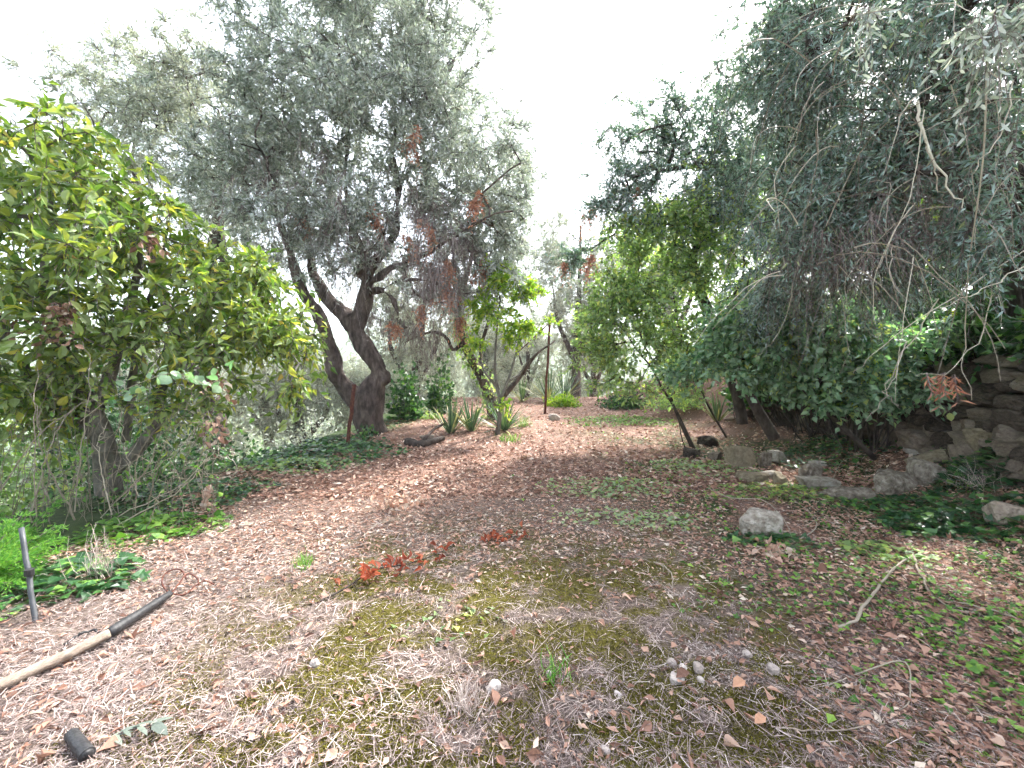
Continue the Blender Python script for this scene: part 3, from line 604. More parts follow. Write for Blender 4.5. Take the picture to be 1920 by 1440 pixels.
# long pale shoots that hang out of it, nearly leafless
rng = np.random.default_rng(16); a = Acc(); sp_pos = []; sp_d = []
for i in range(95):
    x, y = rng.uniform(1460, 1900), rng.uniform(20, 520); Y = rng.uniform(2.7, 4.4) ; s0 = P(x, y, Y)
    L = rng.uniform(.5, 1.25); dx = rng.normal() * .35 - .25; pts = [s0]; d = np.array([dx, rng.normal() * .2 - .1, rng.uniform(-.6, .5)]); d /= np.linalg.norm(d)
    for j in range(9):
        d = nrm(d + np.array([rng.normal() * .12, rng.normal() * .12, -.22 + rng.normal() * .1])); pts.append(pts[-1] + d * L / 9)
    tube(a, pts, np.linspace(.0042, .0016, 10), 4, rng.random(), cap=False)
    for j in range(6, 10):
        if rng.random() < .5: sp_pos.append(pts[j]); sp_d.append(nrm(d + rng.normal(size=3) * .7))
for ctrl, r0 in (([(1720, 190, 3.2), (1738, 270, 3.15), (1770, 340, 3.1), (1804, 390, 3.05)], .011), ([(1735, 260, 3.16), (1752, 330, 3.1), (1768, 378, 3.1)], .006),
                 ([(1850, 150, 2.8), (1842, 320, 3.0), (1816, 520, 3.3), (1812, 640, 3.5), (1806, 690, 3.5), (1822, 750, 3.5)], .006), ([(1920, 470, 3.2), (1780, 560, 3.3), (1640, 660, 3.5), (1600, 700, 3.6)], .005),
                 ([(1760, 560, 3.5), (1700, 650, 3.5), (1662, 735, 3.5), (1622, 790, 3.5)], .005), ([(1700, 640, 3.5), (1664, 735, 3.5), (1684, 764, 3.5)], .004), ([(1860, 430, 3.3), (1850, 600, 3.4), (1790, 690, 3.4), (1716, 705, 3.4)], .005),
                 ([(1500, 480, 4.3), (1475, 590, 4.2), (1440, 650, 4.2), (1410, 670, 4.2)], .004), ([(1600, 420, 4), (1570, 520, 4), (1590, 640, 4), (1575, 700, 4)], .004), ([(1920, 500, 3), (1840, 545, 3), (1740, 585, 3.1)], .005),
                 ([(1900, 150, 2.7), (1870, 260, 2.7), (1830, 320, 2.7), (1800, 360, 2.8)], .004), ([(1870, 80, 2.6), (1860, 130, 2.6), (1880, 190, 2.6)], .005)):
    c = spline([P(*q_) for q_ in ctrl], 14); c[2:-1] += rng.normal(size=(11, 3)) * .012; tube(a, c, np.linspace(r0, r0 * .35, 14), 5, rng.uniform(.5, 1), cap=False)
part('bare_shoot', a, oe, M['pale_twig'], stuff=True, label='long pale leafless shoots hanging down')
dead_bits(oe, [blob(1768, 702, 3.4, 10, .03, 10, 2), blob(1795, 706, 3.4, 6, .03, 10, 2), blob(1735, 700, 3.4, 12, .03, 5, 1)], 17, k=3, L=.08, nl=4, ln=.09, hw=.009, droop=1.6, up=-1.4)
dead_bits(oe, [blob(1560, 480, YE, 120, .6, 60, 50), blob(1740, 300, 3.6, 80, .4, 120, 45)], 18, k=7, L=.45, nl=0, droop=.9, twr=.0018)

dead_bits(oe, [blob(1830, 90, 2.3, 60, .15, 50, 9), blob(1900, 40, 2.2, 40, .15, 40, 6), blob(1620, 70, 2.8, 30, .1, 40, 4)], 26, mat=M['olive'], k=4, L=.22, nl=9, ln=.065, hw=.008, T=T_lance(), name='backlit_pale_spray', twr=.0016)  # backlit leaves imitated by a paler leaf colour than this dark crown has
# leaning broadleaf saplings
gs = G(1300, 842); YS = gs[1]
S_l = [limb([(1304, 846, YS, .04), (1282, 800, YS, .036), (1262, 760, YS, .034), (1240, 725, YS, .03), (1222, 690, YS, .026), (1190, 650, YS, .02), (1160, 600, YS, .014), (1140, 560, YS, .01)]),
       limb([(1296, 838, YS + .1, .034), (1270, 780, YS + .1, .03), (1246, 712, YS + .1, .026), (1205, 640, YS + .1, .02), (1195, 560, YS + .1, .014), (1200, 480, YS + .1, .01)]),
       limb([(1362, 820, YS + .2, .03), (1325, 755, YS + .2, .026), (1300, 690, YS + .1, .022), (1270, 600, YS + .1, .016), (1260, 500, YS + .1, .012), (1270, 430, YS, .008)]),
       limb([(1300, 690, YS + .1, .02), (1340, 600, YS + .1, .016), (1390, 520, YS, .012)]),
       limb([(1290, 852, YS - .1, .016), (1278, 820, YS - .1, .014), (1272, 780, YS - .1, .01)])]
for l_ in S_l: l_[:, 3] *= .68
S_b = [blob(1120, 620, YS, 45, .6, 45, 44), blob(1180, 540, YS, 60, .7, 50, 60), blob(1240, 600, YS, 80, .8, 40, 60), blob(1210, 440, YS, 65, .7, 50, 60), blob(1300, 500, YS, 80, .8, 60, 75), blob(1330, 400, YS - .2, 90, .7, 50, 60),
       blob(1290, 650, YS - .1, 100, .8, 40, 56), blob(1230, 720, YS, 110, .7, 25, 26), blob(1420, 640, YS, 50, .5, 50, 24), blob(1380, 560, YS - .2, 70, .7, 60, 40), blob(1140, 670, YS + .1, 50, .5, 30, 20), blob(1400, 400, YS + .4, 60, .6, 50, 24), blob(1420, 480, YS, 40, .5, 40, 16), blob(1370, 330, YS + .7, 60, .5, 70, 16), blob(1290, 570, YS + 1.3, 120, .8, 90, 40), blob(1400, 590, YS + .9, 80, .7, 80, 36), blob(1190, 500, YS + .8, 80, .7, 80, 30), blob(1330, 420, YS + .8, 110, .7, 70, 24), blob(1430, 480, YS + .6, 60, .6, 90, 24), blob(1150, 620, YS + .6, 60, .5, 50, 16)]
tree('broadleaf_sapling', 'mid green broadleaf sapling with several thin stems leaning left over the path', 'tree', S_l, S_b, 19, M['green'], T_broad(.14, .1), 'green', .092, .025, barkmat=M['bark_dark'],
     k=5, L=.34, nl=8, droop=.15, up=.05, n_obj=200, tip_r=.004, ex=.38, twr=.0022, upbias=1.4, twrnd=(0, .4))
# dark leaning trunks carrying the blue green shrub
YH = 6.0
def shrub_limbs(off):
    return limb([(q_[0] + off, q_[1], q_[2], q_[3]) for q_ in [(1452, 822, YH + .6, .085), (1428, 782, YH + .6, .08), (1408, 745, YH + .5, .07), (1396, 712, YH + .5, .06), (1385, 660, YH + .4, .045), (1360, 600, YH + .4, .03)]])
H_l = [shrub_limbs(0), limb([(1392, 795, YH + .9, .085), (1388, 768, YH + .9, .085), (1380, 738, YH + .8, .075), (1372, 708, YH + .8, .055), (1400, 640, YH + .6, .035)]),
       limb([(1640, 860, YH - .3, .036), (1560, 780, YH - .4, .033), (1500, 720, YH - .4, .03), (1470, 660, YH - .4, .025), (1440, 620, YH - .5, .015)]),
       limb([(1520, 740, YH - .4, .04), (1560, 680, YH - .6, .025), (1600, 640, YH - .7, .015)])]
H_b = [blob(1440, 620, YH - .4, 80, .5, 55, 90), blob(1530, 610, YH - .7, 80, .5, 55, 110), blob(1610, 650, YH - .6, 70, .5, 50, 55), blob(1370, 640, YH, 60, .5, 40, 36), blob(1500, 690, YH - .4, 90, .45, 35, 55), blob(1590, 715, YH - .5, 70, .4, 40, 60), blob(1680, 730, YH - .5, 60, .4, 30, 30), blob(1520, 745, YH - .3, 80, .4, 22, 30),
       blob(1690, 660, YH - .6, 60, .4, 60, 30), blob(1440, 700, YH - .1, 50, .4, 25, 20), blob(1300, 680, YH + .3, 60, .4, 22, 16)]
hs_, H_t, H_d = tree('flowering_shrub', 'dense blue green shrub with round yellowish buds hanging over the wall foot', 'shrub', H_l, H_b, 20, M['shrub'], T_broad(.10, .08), 'shrub', .085, .03, barkmat=M['bark_dark'],
     k=6, L=.24, nl=8, droop=.35, up=.1, n_obj=300, tip_r=.004, ex=.4, twr=.0022, upbias=1.2, twrnd=(0, .4))
rng = np.random.default_rng(21); a = Acc()
sel = H_t[rng.random(len(H_t)) < .35] + np.array([0, -.15, .08]); fp = (sel[:, None] + rng.normal(size=(len(sel), 9, 3)) * .018).reshape(-1, 3)
for s_ in (0, 1): place(a, T_diamond(), fp - .009, rnd_dir(len(fp), rng), rnd_dir(len(fp), rng), np.full(len(fp), .018), np.full(len(fp), .007), rng.uniform(.7, 1, len(fp)))
part('flower_bud', a, hs_, M['lemon'], stuff=True)

# dark thicket on the bank above the wall
def thicket(label, blobs, seed, mat, ln, hw, T, n_per, loc, name='thicket', cat='undergrowth', group=None, d_out=True):
    rng = np.random.default_rng(seed); r = root(name, loc, label, cat, group); tips = blob_tips(blobs, rng, 4, .25)
    base = np.array(loc); a = Acc()
    for t in tips[::2]:
        b = base + (t - base) * np.array([.75, .75, 0]); b[2] = h1(b[0], b[1]) - .05
        c = spline([b, (b + t) / 2 + rng.normal(size=3) * .15, t], 7); tube(a, c, np.linspace(.014, .004, 7), 4, rng.random(), cap=False)
    part('stem', a, r, M['bark_dark'], stuff=True)
    tw, pos, d = sprays(tips, nrm(tips - base), rng, 5, .32, n_per, .3, .3, .1, .9)
    a = Acc(); tubes_batch(a, tw, np.full((len(tw), 3), .0022), rng.random(len(tw))); part('twig', a, r, M['twig'], stuff=True)
    leaves(r, 'crown', T, 'x', pos, d, rng, ln, hw, mat)
    return r
def wb(x, y, z, rx, ry, rz, n): return (np.array([x, y, z]), np.array([rx, ry, rz]), n)
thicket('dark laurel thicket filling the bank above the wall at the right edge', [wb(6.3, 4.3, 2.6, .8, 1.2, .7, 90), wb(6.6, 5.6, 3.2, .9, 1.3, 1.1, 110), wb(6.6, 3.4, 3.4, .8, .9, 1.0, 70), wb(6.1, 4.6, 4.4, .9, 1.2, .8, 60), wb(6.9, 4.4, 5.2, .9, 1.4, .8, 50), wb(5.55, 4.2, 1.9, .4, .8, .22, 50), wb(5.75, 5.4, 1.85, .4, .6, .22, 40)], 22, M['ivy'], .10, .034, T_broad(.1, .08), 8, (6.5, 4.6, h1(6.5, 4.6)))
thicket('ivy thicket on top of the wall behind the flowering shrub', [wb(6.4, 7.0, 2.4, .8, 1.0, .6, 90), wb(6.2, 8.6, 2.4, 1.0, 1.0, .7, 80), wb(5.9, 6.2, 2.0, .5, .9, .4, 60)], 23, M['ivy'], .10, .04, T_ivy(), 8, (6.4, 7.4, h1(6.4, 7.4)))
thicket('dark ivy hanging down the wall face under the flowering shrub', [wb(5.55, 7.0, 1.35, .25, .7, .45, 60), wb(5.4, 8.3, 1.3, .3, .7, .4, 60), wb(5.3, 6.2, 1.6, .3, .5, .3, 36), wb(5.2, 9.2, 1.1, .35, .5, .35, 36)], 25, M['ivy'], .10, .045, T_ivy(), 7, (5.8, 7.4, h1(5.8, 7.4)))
thicket('bright green thicket glimpsed through the dark branches above the wall', [wb(9.0, 8.5, 4.0, 1.6, 1.2, 1.8, 110), wb(9.4, 6.4, 4.0, 1.2, 1.4, 1.8, 90)], 24, M['lemon'], .11, .036, T_broad(.1, .08), 8, (9.2, 7.6, h1(9.2, 7.6)))

# ------------------------------------------------------------------ trees further off
def far_olive(label, base, h, rad, seed, mat, group, nt=150, k=7, nl=11, ln=.13, hw=.017, low=.3):
    rng = np.random.default_rng(seed); x, y = base; z = h1(x, y) - .1
    lean = rng.normal(size=2) * .3
    l1 = limb_w([(x, y, z, .26), (x + lean[0] * .3, y, z + h * .22, .2), (x + lean[0], y + lean[1], z + h * .5, .12), (x + lean[0] * 1.5, y + lean[1], z + h * .85, .04)])
    l2 = limb_w([(x + lean[0] * .3, y, z + h * .2, .15), (x - rad * .3, y, z + h * .4, .08), (x - rad * .38, y + .3, z + h * .58, .025)])
    l3 = limb_w([(x + lean[0] * .3, y, z + h * .22, .15), (x + rad * .3, y + .2, z + h * .4, .08), (x + rad * .42, y, z + h * .58, .025)])
    bl = []
    for i in range(7):
        a_ = rng.random() * 6.28; q_ = rng.uniform(.2, .62) * rad; zz = z + h * rng.uniform(low, .82)
        bl.append(wb(x + math.cos(a_) * q_, y + math.sin(a_) * q_, zz, rad * .5, rad * .5, h * .17, nt // 7))
    bl.append(wb(x - rad * .35, y, z + h * .68, rad * .5, rad * .6, h * .2, nt // 4)); bl.append(wb(x, y, z + h * .6, rad * .75, rad * .75, h * .3, nt // 3))
    return tree('olive_tree', label, 'tree', [l1, l2, l3], bl, seed, mat, T_diamond(), 'far', ln, hw, group=group, k=k, L=.5, nl=nl, droop=.4, twr=.004, twrnd=(.3, 1), seg=.5)[0]
GF = 'olive trees on the terraces beyond'
protos = [far_olive('', (-7.2, 14.5), 5.2, 2.4, 31, M['olive_far'], GF, low=.12, nt=210), far_olive('', (-3.6, 15.5), 6.6, 2.5, 32, M['olive_far'], GF, low=.12, nt=210), far_olive('', (2.9, 19.5), 9.5, 2.7, 33, M['olive_far'], GF, nt=330, low=.15)]
labs = ['pale sunlit olive tree low on the terrace left of the big forked olive', 'pale olive tree seen between the big olive and the ivy clad trunk', 'tall pale olive tree at the far end of the path, right of the sky gap']
for o, l in zip(protos, labs): o['label'] = l
def copy_tree(o, x, y, rz, sc, label, group=None):
    c = o.copy(); S.collection.objects.link(c); c.location = (x, y, h1(x, y) - .1); c.rotation_euler = (0, 0, rz); c.scale = (sc, sc, sc); c['label'] = label
    if group: c['group'] = group
    for ch in o.children:
        d = ch.copy(); S.collection.objects.link(d); d.parent = c
    return c
for pi, x, y, rz, sc, lab in [
    (0, -5.6, 18.5, 1.0, 1.0, 'pale olive tree seen through the fork of the big olive trunk'), (0, -9.8, 12.0, 2.2, 1.1, 'olive tree behind the lower left stems of the broadleaf tree'),
    (1, -10.5, 18.5, 3.0, 1.0, 'olive tree beyond the left terrace, partly hidden by the broadleaf tree'), (0, -1.2, 20.5, .7, 1.05, 'far olive tree straight behind the citrus tree'),
    (1, .9, 24.0, 4.0, .95, 'far olive tree behind the iron post, left of the sky gap'), (0, -14.0, 15.0, 5.0, 1.4, 'olive tree at the left edge beyond the lower terrace'),
    (1, -4.8, 26.0, 2.0, 1.3, 'distant olive tree above the ivy clad trunks'), (2, 6.2, 16.5, 2.4, .85, 'olive tree on the bank behind the leaning saplings'), (0, 4.4, 23.0, 1.9, 1.0, 'small far olive tree low behind the saplings'),
    (2, 9.6, 13.5, .8, .95, 'tall olive tree on the upper terrace behind the dark limb'), (1, 10.2, 10.0, 3.4, 1.0, 'olive tree on the upper terrace above the wall'),
    (0, -18.0, 24.0, .3, 1.5, 'distant olive tree far down the slope at the left'), (0, -11.0, 30.0, 1.3, 1.4, 'distant olive tree down the slope behind the pale olives'), (0, -2.0, 34.0, 2.7, 1.4, 'small distant olive tree beyond the path end'),
    (0, 2.2, 38.0, 2.1, 1.1, 'farthest olive tree low in the sky gap')]:
    copy_tree(protos[pi], x, y, rz, sc, lab, GF)
# dark ivy clad trunks and shrubs behind the big olive
def mound(label, c, rad, seed, mat, n, ln=.10, hw=.035, T=None, cat='shrub', name='shrub', group=None, flat=False):
    rng = np.random.default_rng(seed); c = np.array(c, float); r = root(name, tuple(c), label, cat, group)
    d = rnd_dir(n, rng); d[:, 2] = np.abs(d[:, 2]); q_ = rng.random((n, 1)) ** .45
    lump = 1 + .75 * (fbm(d[:, 0] * 2.5 + seed, d[:, 1] * 2.5 + d[:, 2] * 2, seed, 3) - .5)[:, None] * 2
    p = c + d * np.array(rad) * q_ * lump
    dd = nrm(d + rng.normal(size=(n, 3)) * .7 + np.array([0, 0, -.2]))
    a = Acc()
    m = max(8, n // 60); e = p[:m]; st = np.stack([c + (e - c) * t * np.array([1, 1, 1]) for t in (0, .33, .66, 1)], 1); st[:, 0, 2] -= .05
    tubes_batch(a, st, np.tile(np.linspace(.012, .004, 4), (m, 1)), rng.random(m)); part('stem', a, r, M['twig'], stuff=True)
    leaves(r, 'crown', T or T_broad(.1, .08), 'm', p, dd, rng, ln, hw, mat)
    return r
def gz(x, y): return (x, y, h1(x, y) - .03)
mound('dark ivy clad stump just right of the big olive trunk', (-2.75, 11.2, -.6), (.4, .4, 2.1), 41, M['ivy'], 2600, T=T_ivy(), ln=.12, hw=.05)
mound('dark green ivy clad trunk behind the sword plants', (-2.1, 12.2, -.6), (.42, .4, 2.0), 42, M['ivy'], 2600, T=T_ivy(), ln=.12, hw=.05)
mound('lighter green ivy mound at the foot of the ivy clad trunk', (-2.2, 11.3, -.2), (.5, .4, .7), 43, M['green'], 1100, T=T_ivy(), ln=.11, hw=.045)
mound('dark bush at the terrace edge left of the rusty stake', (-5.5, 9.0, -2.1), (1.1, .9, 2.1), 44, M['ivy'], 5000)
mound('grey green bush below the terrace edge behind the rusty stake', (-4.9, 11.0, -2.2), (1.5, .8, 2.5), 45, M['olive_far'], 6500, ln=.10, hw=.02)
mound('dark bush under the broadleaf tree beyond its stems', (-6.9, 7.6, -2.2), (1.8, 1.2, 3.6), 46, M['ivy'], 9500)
mound('tall grey green bush beyond the lower terrace at the left', (-8.6, 10.2, -2.6), (2.4, 1.4, 4.4), 52, M['olive_far'], 9000, ln=.12, hw=.022)
mound('shaded bush at the left edge behind the thorny stems', (-8.3, 6.4, -2.0), (1.6, 1.2, 3.6), 47, M['green'], 8000)
mound('small yellow green shrub beside the iron post foot', gz(1.6, 13.6), (.55, .35, .42), 48, M['lemon'], 1500, ln=.09, hw=.02)
mound('dark low shrub on the bank right of the path end', gz(3.45, 13.2), (.75, .5, .42), 49, M['ivy'], 1500, ln=.09, hw=.03)
mound('low ivy shrub on the leafy bank behind the saplings', gz(4.7, 11.5), (1.0, .6, .35), 50, M['green'], 1300, ln=.09, hw=.03)
mound('grey green shrub at the bank top above the sword plant', gz(5.5, 12.5), (1.5, .9, 1.3), 51, M['green'], 4500, ln=.09, hw=.02)

# ------------------------------------------------------------------ sword leaved plants
def sword(label, c, n, ln, seed, hw=.022, tilt=(.15, 1.0), mat=None, group='sword leaved plants'):
    rng = np.random.default_rng(seed); c = np.array(c, float); r = root('sword_plant', tuple(c), label, 'plant', group)
    for i in range(n):
        az = rng.random() * 6.283; el = rng.uniform(*tilt) ; L = ln * rng.uniform(.6, 1.1); bend = rng.uniform(.05, .5) * el
        t = np.linspace(0, 1, 6); ang = el + bend * t * 1.6; st = L / 5
        rr = np.concatenate([[0], np.cumsum(np.sin(ang[1:]) * st)]); zz = np.concatenate([[0], np.cumsum(np.cos(ang[1:]) * st)])
        h = np.array([math.cos(az), math.sin(az), 0]); sd_ = np.array([-math.sin(az), math.cos(az), 0]); w_ = hw * np.array([.8, 1, 1, .85, .55, .05])
        cen = rr[:, None] * h + zz[:, None] * np.array([0, 0, 1.]) + h * .03
        nrmv = np.cross(sd_, np.gradient(cen, axis=0)); nrmv = nrm(nrmv)
        v = np.stack([cen + sd_ * w_[:, None] + nrmv * w_[:, None] * .35, cen, cen - sd_ * w_[:, None] + nrmv * w_[:, None] * .35], 1).reshape(1, -1, 3)
        f = [(3 * a_ + b_, 3 * a_ + b_ + 1, 3 * a_ + b_ + 4, 3 * a_ + b_ + 3) for a_ in range(5) for b_ in (0, 1)]
        A = Acc(); A.add(v, f, np.array([rng.random() * .85 if el < .75 * tilt[1] or rng.random() < .3 else rng.uniform(.9, 1)])); link('blade', A.mesh('blade', mat or M['yucca']), r)
    return r
def gp(px, py): q_ = G(px, py); return (q_[0], q_[1], q_[2] - .02)
sword('green sword leaved plant nearest the log by the big olive', gp(845, 812), 46, .95, 61, tilt=(.05, .8))
sword('green sword leaved plant in the middle of the three beside the citrus stem', gp(884, 808), 42, .85, 62, tilt=(.05, .85))
sword('pale grey green sword leaved plant right behind the citrus stem', gp(944, 806), 50, 1.0, 63, tilt=(.2, 1.35), mat=M['yucca'])
sword('dark sword leaved plant behind the iron post', (1.25, 14.6, h1(1.25, 14.6)), 40, 1.3, 64, tilt=(.1, 1.0))
sword('dark sword leaved plant at the far path end right of the post', (1.9, 15.6, h1(1.9, 15.6)), 40, 1.4, 65, tilt=(.1, 1.0))
sword('low dark sword leaved plant between citrus tree and post', (.35, 14.8, h1(.35, 14.8)), 30, 1.0, 66, tilt=(.1, 1.1))
sword('sword leaved plant on the leafy bank in front of the dark shrub trunks', gp(1345, 790), 44, .75, 67, hw=.017, tilt=(.05, .8))

# ------------------------------------------------------------------ stones
def stone_verts(seed, dims, sub=4, planes=5, sharp=1., box=1.):
    import bmesh
    rng = np.random.default_rng(seed); bm = bmesh.new(); bmesh.ops.create_icosphere(bm, subdivisions=sub, radius=1)
    v = np.array([q_.co[:] for q_ in bm.verts]); f = [tuple(w_.index for w_ in q_.verts) for q_ in bm.faces]; bm.free()
    n = np.vstack([rnd_dir(planes, rng), nrm(np.array([[1, 0, 0], [-1, 0, 0], [0, 1, 0], [0, -1, 0], [0, 0, 1], [0, 0, -1]]) + rng.normal(size=(6, 3)) * .16)]); h = np.r_[rng.uniform(.68, .98, planes), rng.uniform(.6, .78, 6) * box]; dots = v @ n.T
    with np.errstate(divide='ignore'): r = np.where(dots > .05, h / np.maximum(dots, .05), 9).min(1)
    r = np.minimum(r, 1.25); r = r * sharp + (1 - sharp) * .9
    nz = np.array([mnoise.noise(Vector(q_ * 2.3 + seed)) * .08 + mnoise.noise(Vector(q_ * 7 + seed)) * .04 for q_ in v])
    return v * (r + nz)[:, None] * np.array(dims), f
def stone_mesh(seed, dims, mat, sub=3, **k):
    v, f = stone_verts(seed, dims, sub, **k); a = Acc(); a.add(v[None], f, np.array([random.random()])); return a.mesh('stone', mat, smooth=False)
def ground_stone(px, py, wpx, hpx, seed, mat, label, name='stone', k=None, depth=.7, rot=0., tilt=0., sink=.3, sub=4, group=None, cat='stone'):
    """px, py: where the stone's foot shows in the photograph"""
    g = G(px, py); d = g[1]; wd = wpx * d / F / 2; ht = hpx * d / F / 2
    o = link(name, stone_mesh(seed, (wd * 1.3, wd * depth * 1.2, ht * 1.45), mat, sub, **(k or dict(planes=10))))
    o.location = (g[0], g[1] + wd * depth * .6, h1(g[0], g[1] + wd * depth * .6) + ht * (1 - sink)); o.rotation_euler = (tilt * .5, tilt, rot)
    o['label'] = label; o['category'] = cat
    if group: o['group'] = group
    return o
GS_ = 'loose stones along the foot of the wall'
for a_ in [(1393, 878, 48, 44, 'stone_ochre', 'upright ochre block of stone, squarest of those below the dark trunks', .8, .1, 0), (1436, 876, 24, 30, 'stone', 'small brownish upright stone beside the ochre block', .8, .4, .1),
           (1462, 868, 40, 24, 'stone', 'pale grey angular stone to the right of the ochre block', .8, .7, .3), (1416, 906, 56, 20, 'stone_ochre', 'flat ochre slab lying in front of the upright ochre block', .8, .2, .15),
           (1450, 898, 40, 12, 'stone', 'thin grey slab touching the flat ochre slab', .7, 0, 0), (1466, 910, 26, 24, 'stone_ochre', 'small tawny stone half sunk among green leaves', .8, .5, .2),
           (1520, 906, 36, 40, 'stone', 'pale grey pyramid shaped stone standing on a flat grey stone', .7, .3, .25), (1542, 920, 66, 26, 'stone', 'flat grey stone under the pyramid shaped stone', .8, -.1, 0),
           (1604, 938, 84, 22, 'stone', 'long low pale stone lying in the ivy', .45, -.08, 0), (1434, 1008, 70, 48, 'stone', 'rounded pale boulder alone in the litter below the row of stones', .65, -.2, .15),
           (1330, 838, 36, 22, 'stone_wall', 'dull brown stone behind the sapling stems', .8, .3, 0), (1300, 858, 34, 18, 'stone_wall', 'mossy grey stone at the foot of the leaning sapling', .8, .1, .1),
           (1345, 862, 30, 14, 'stone_wall', 'small dark flat stone between sapling and ochre block', .8, .9, 0), (1535, 876, 26, 14, 'stone', 'little blue grey stone in the brown leaves behind the pyramid stone', .8, .2, 0),
           (1690, 925, 74, 40, 'stone', 'grey rock bedded in leaves left of the tilted slab', .7, .3, .1), (1745, 905, 60, 44, 'stone', 'big grey rock supporting the tilted slab', .7, -.2, .2),
           (1772, 868, 92, 26, 'stone_ochre', 'tawny tilted slab on top of the grey rubble', .5, -.45, -.35), (1745, 850, 60, 16, 'stone', 'thin pale slab under the yellow leaf', .7, -.1, -.1),
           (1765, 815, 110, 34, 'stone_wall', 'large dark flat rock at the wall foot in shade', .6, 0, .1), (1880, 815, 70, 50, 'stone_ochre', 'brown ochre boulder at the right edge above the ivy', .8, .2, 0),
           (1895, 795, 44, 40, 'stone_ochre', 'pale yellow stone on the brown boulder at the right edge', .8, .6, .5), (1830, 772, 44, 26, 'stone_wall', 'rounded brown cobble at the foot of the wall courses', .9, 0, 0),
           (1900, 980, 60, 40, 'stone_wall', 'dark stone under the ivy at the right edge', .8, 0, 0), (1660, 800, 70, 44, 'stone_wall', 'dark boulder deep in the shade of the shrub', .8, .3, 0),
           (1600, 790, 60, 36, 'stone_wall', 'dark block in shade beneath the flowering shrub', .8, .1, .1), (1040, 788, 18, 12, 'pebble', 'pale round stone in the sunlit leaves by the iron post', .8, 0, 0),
           (800, 826, 26, 10, 'stone', 'flat grey stone beside the log at the olive foot', .8, 0, 0), (458, 988, 24, 4, 'stone_wall', 'flat grey stone flush with the sunlit straw', .8, .3, 0)]:
    px, py, w_, h_, m_, lab, dp, ro, ti = a_
    ground_stone(px, py, w_, h_, int(px * 7 + py), M[m_], lab, k=dict(planes=6, box=1.2, sharp=.72) if 'ound' in lab else None, depth=dp, rot=ro, tilt=ti, group=GS_ if px > 1200 else None)
for px, py, w_, h_, lab in [(588, 1252, 20, 18, 'white pebble in moss on the lower left'), (925, 1298, 30, 20, 'pinkish knobbly pebble beside the dry grass tuft'), (1160, 1308, 16, 14, 'small white pebble right of the grey dead twig and low centre'),
                            (1136, 1414, 22, 16, 'white pebble nearest the bottom edge'), (1272, 1283, 32, 20, 'tan wedge shaped pebble at the front of the gravel'), (1312, 1262, 30, 22, 'pale oblong pebble in the middle of the gravel'),
                            (1452, 1266, 24, 24, 'upright pinkish pebble on the right of the gravel'), (1262, 1248, 22, 12, 'small pale pebble at the left of the gravel'), (1282, 1258, 20, 12, 'small grey pebble between the tan and oblong pebbles'),
                            (1316, 1282, 18, 12, 'little whitish pebble in front of the oblong pebble'), (1404, 1232, 20, 12, 'flat pale pebble at the back of the gravel'), (1030, 1268, 14, 12, 'tiny round white pebble beside a green sprout')]:
    ground_stone(px, py, w_ * .8, h_ * .8, int(px * 3 + py), M['pebble'], lab, name='pebble', depth=.8, rot=px % 3, sink=.5, sub=3, k=dict(planes=9, box=1.25, sharp=.85), group='pale pebbles in the near ground', cat='pebble')

# ---- the dry stone wall, every stone its own
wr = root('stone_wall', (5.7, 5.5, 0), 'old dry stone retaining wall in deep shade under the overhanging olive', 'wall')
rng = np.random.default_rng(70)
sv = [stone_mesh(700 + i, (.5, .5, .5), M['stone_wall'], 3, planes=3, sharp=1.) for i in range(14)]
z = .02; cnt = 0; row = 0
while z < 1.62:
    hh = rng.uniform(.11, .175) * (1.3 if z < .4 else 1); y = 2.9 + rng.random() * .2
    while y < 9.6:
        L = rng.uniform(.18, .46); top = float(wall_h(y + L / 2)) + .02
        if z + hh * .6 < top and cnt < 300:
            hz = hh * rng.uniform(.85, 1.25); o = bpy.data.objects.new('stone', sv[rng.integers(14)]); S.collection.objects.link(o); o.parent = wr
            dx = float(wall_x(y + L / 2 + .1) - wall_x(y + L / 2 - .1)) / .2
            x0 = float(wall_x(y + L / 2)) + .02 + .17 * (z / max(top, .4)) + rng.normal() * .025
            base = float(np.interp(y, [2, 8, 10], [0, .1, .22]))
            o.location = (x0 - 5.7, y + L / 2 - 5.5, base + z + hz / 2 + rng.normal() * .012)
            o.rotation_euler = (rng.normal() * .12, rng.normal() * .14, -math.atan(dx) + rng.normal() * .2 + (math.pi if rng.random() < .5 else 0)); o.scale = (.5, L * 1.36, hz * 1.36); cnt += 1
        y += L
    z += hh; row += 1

# ------------------------------------------------------------------ poles, stakes and the fruit picking pole
def poly(px_list, r, n=24, z=.0):
    return spline([np.array(q_) for q_ in px_list], n)
def gpt(px, py, up=0.): q_ = G(px, py); return np.array([q_[0], q_[1], h1(q_[0], q_[1]) + up])
p0 = gpt(-160, 1378, .05); p1 = gpt(110, 1255, .055); p2 = gpt(205, 1206, .055); p3 = gpt(318, 1128, .05)
fr = root('fruit_picking_pole', tuple(p2), 'long weathered pole with black rubber end and wire loops lying on the straw', 'pole')
a = Acc(); c = spline([p0, p1, p2], 20); c[1:-1] += np.random.default_rng(1).normal(size=(18, 3)) * .0015; tube(a, c, np.linspace(.026, .026, 20), 14); part('wooden_pole', a, fr, M['wood'], smooth=True)
a = Acc(); c = spline([p2 + (p1 - p2) * .03, p2 + (p3 - p2) * .5, p3], 14); tube(a, c, np.r_[.029, .030, np.linspace(.030, .022, 12)], 14); part('rubber_sleeve', a, fr, M['black'], smooth=True)
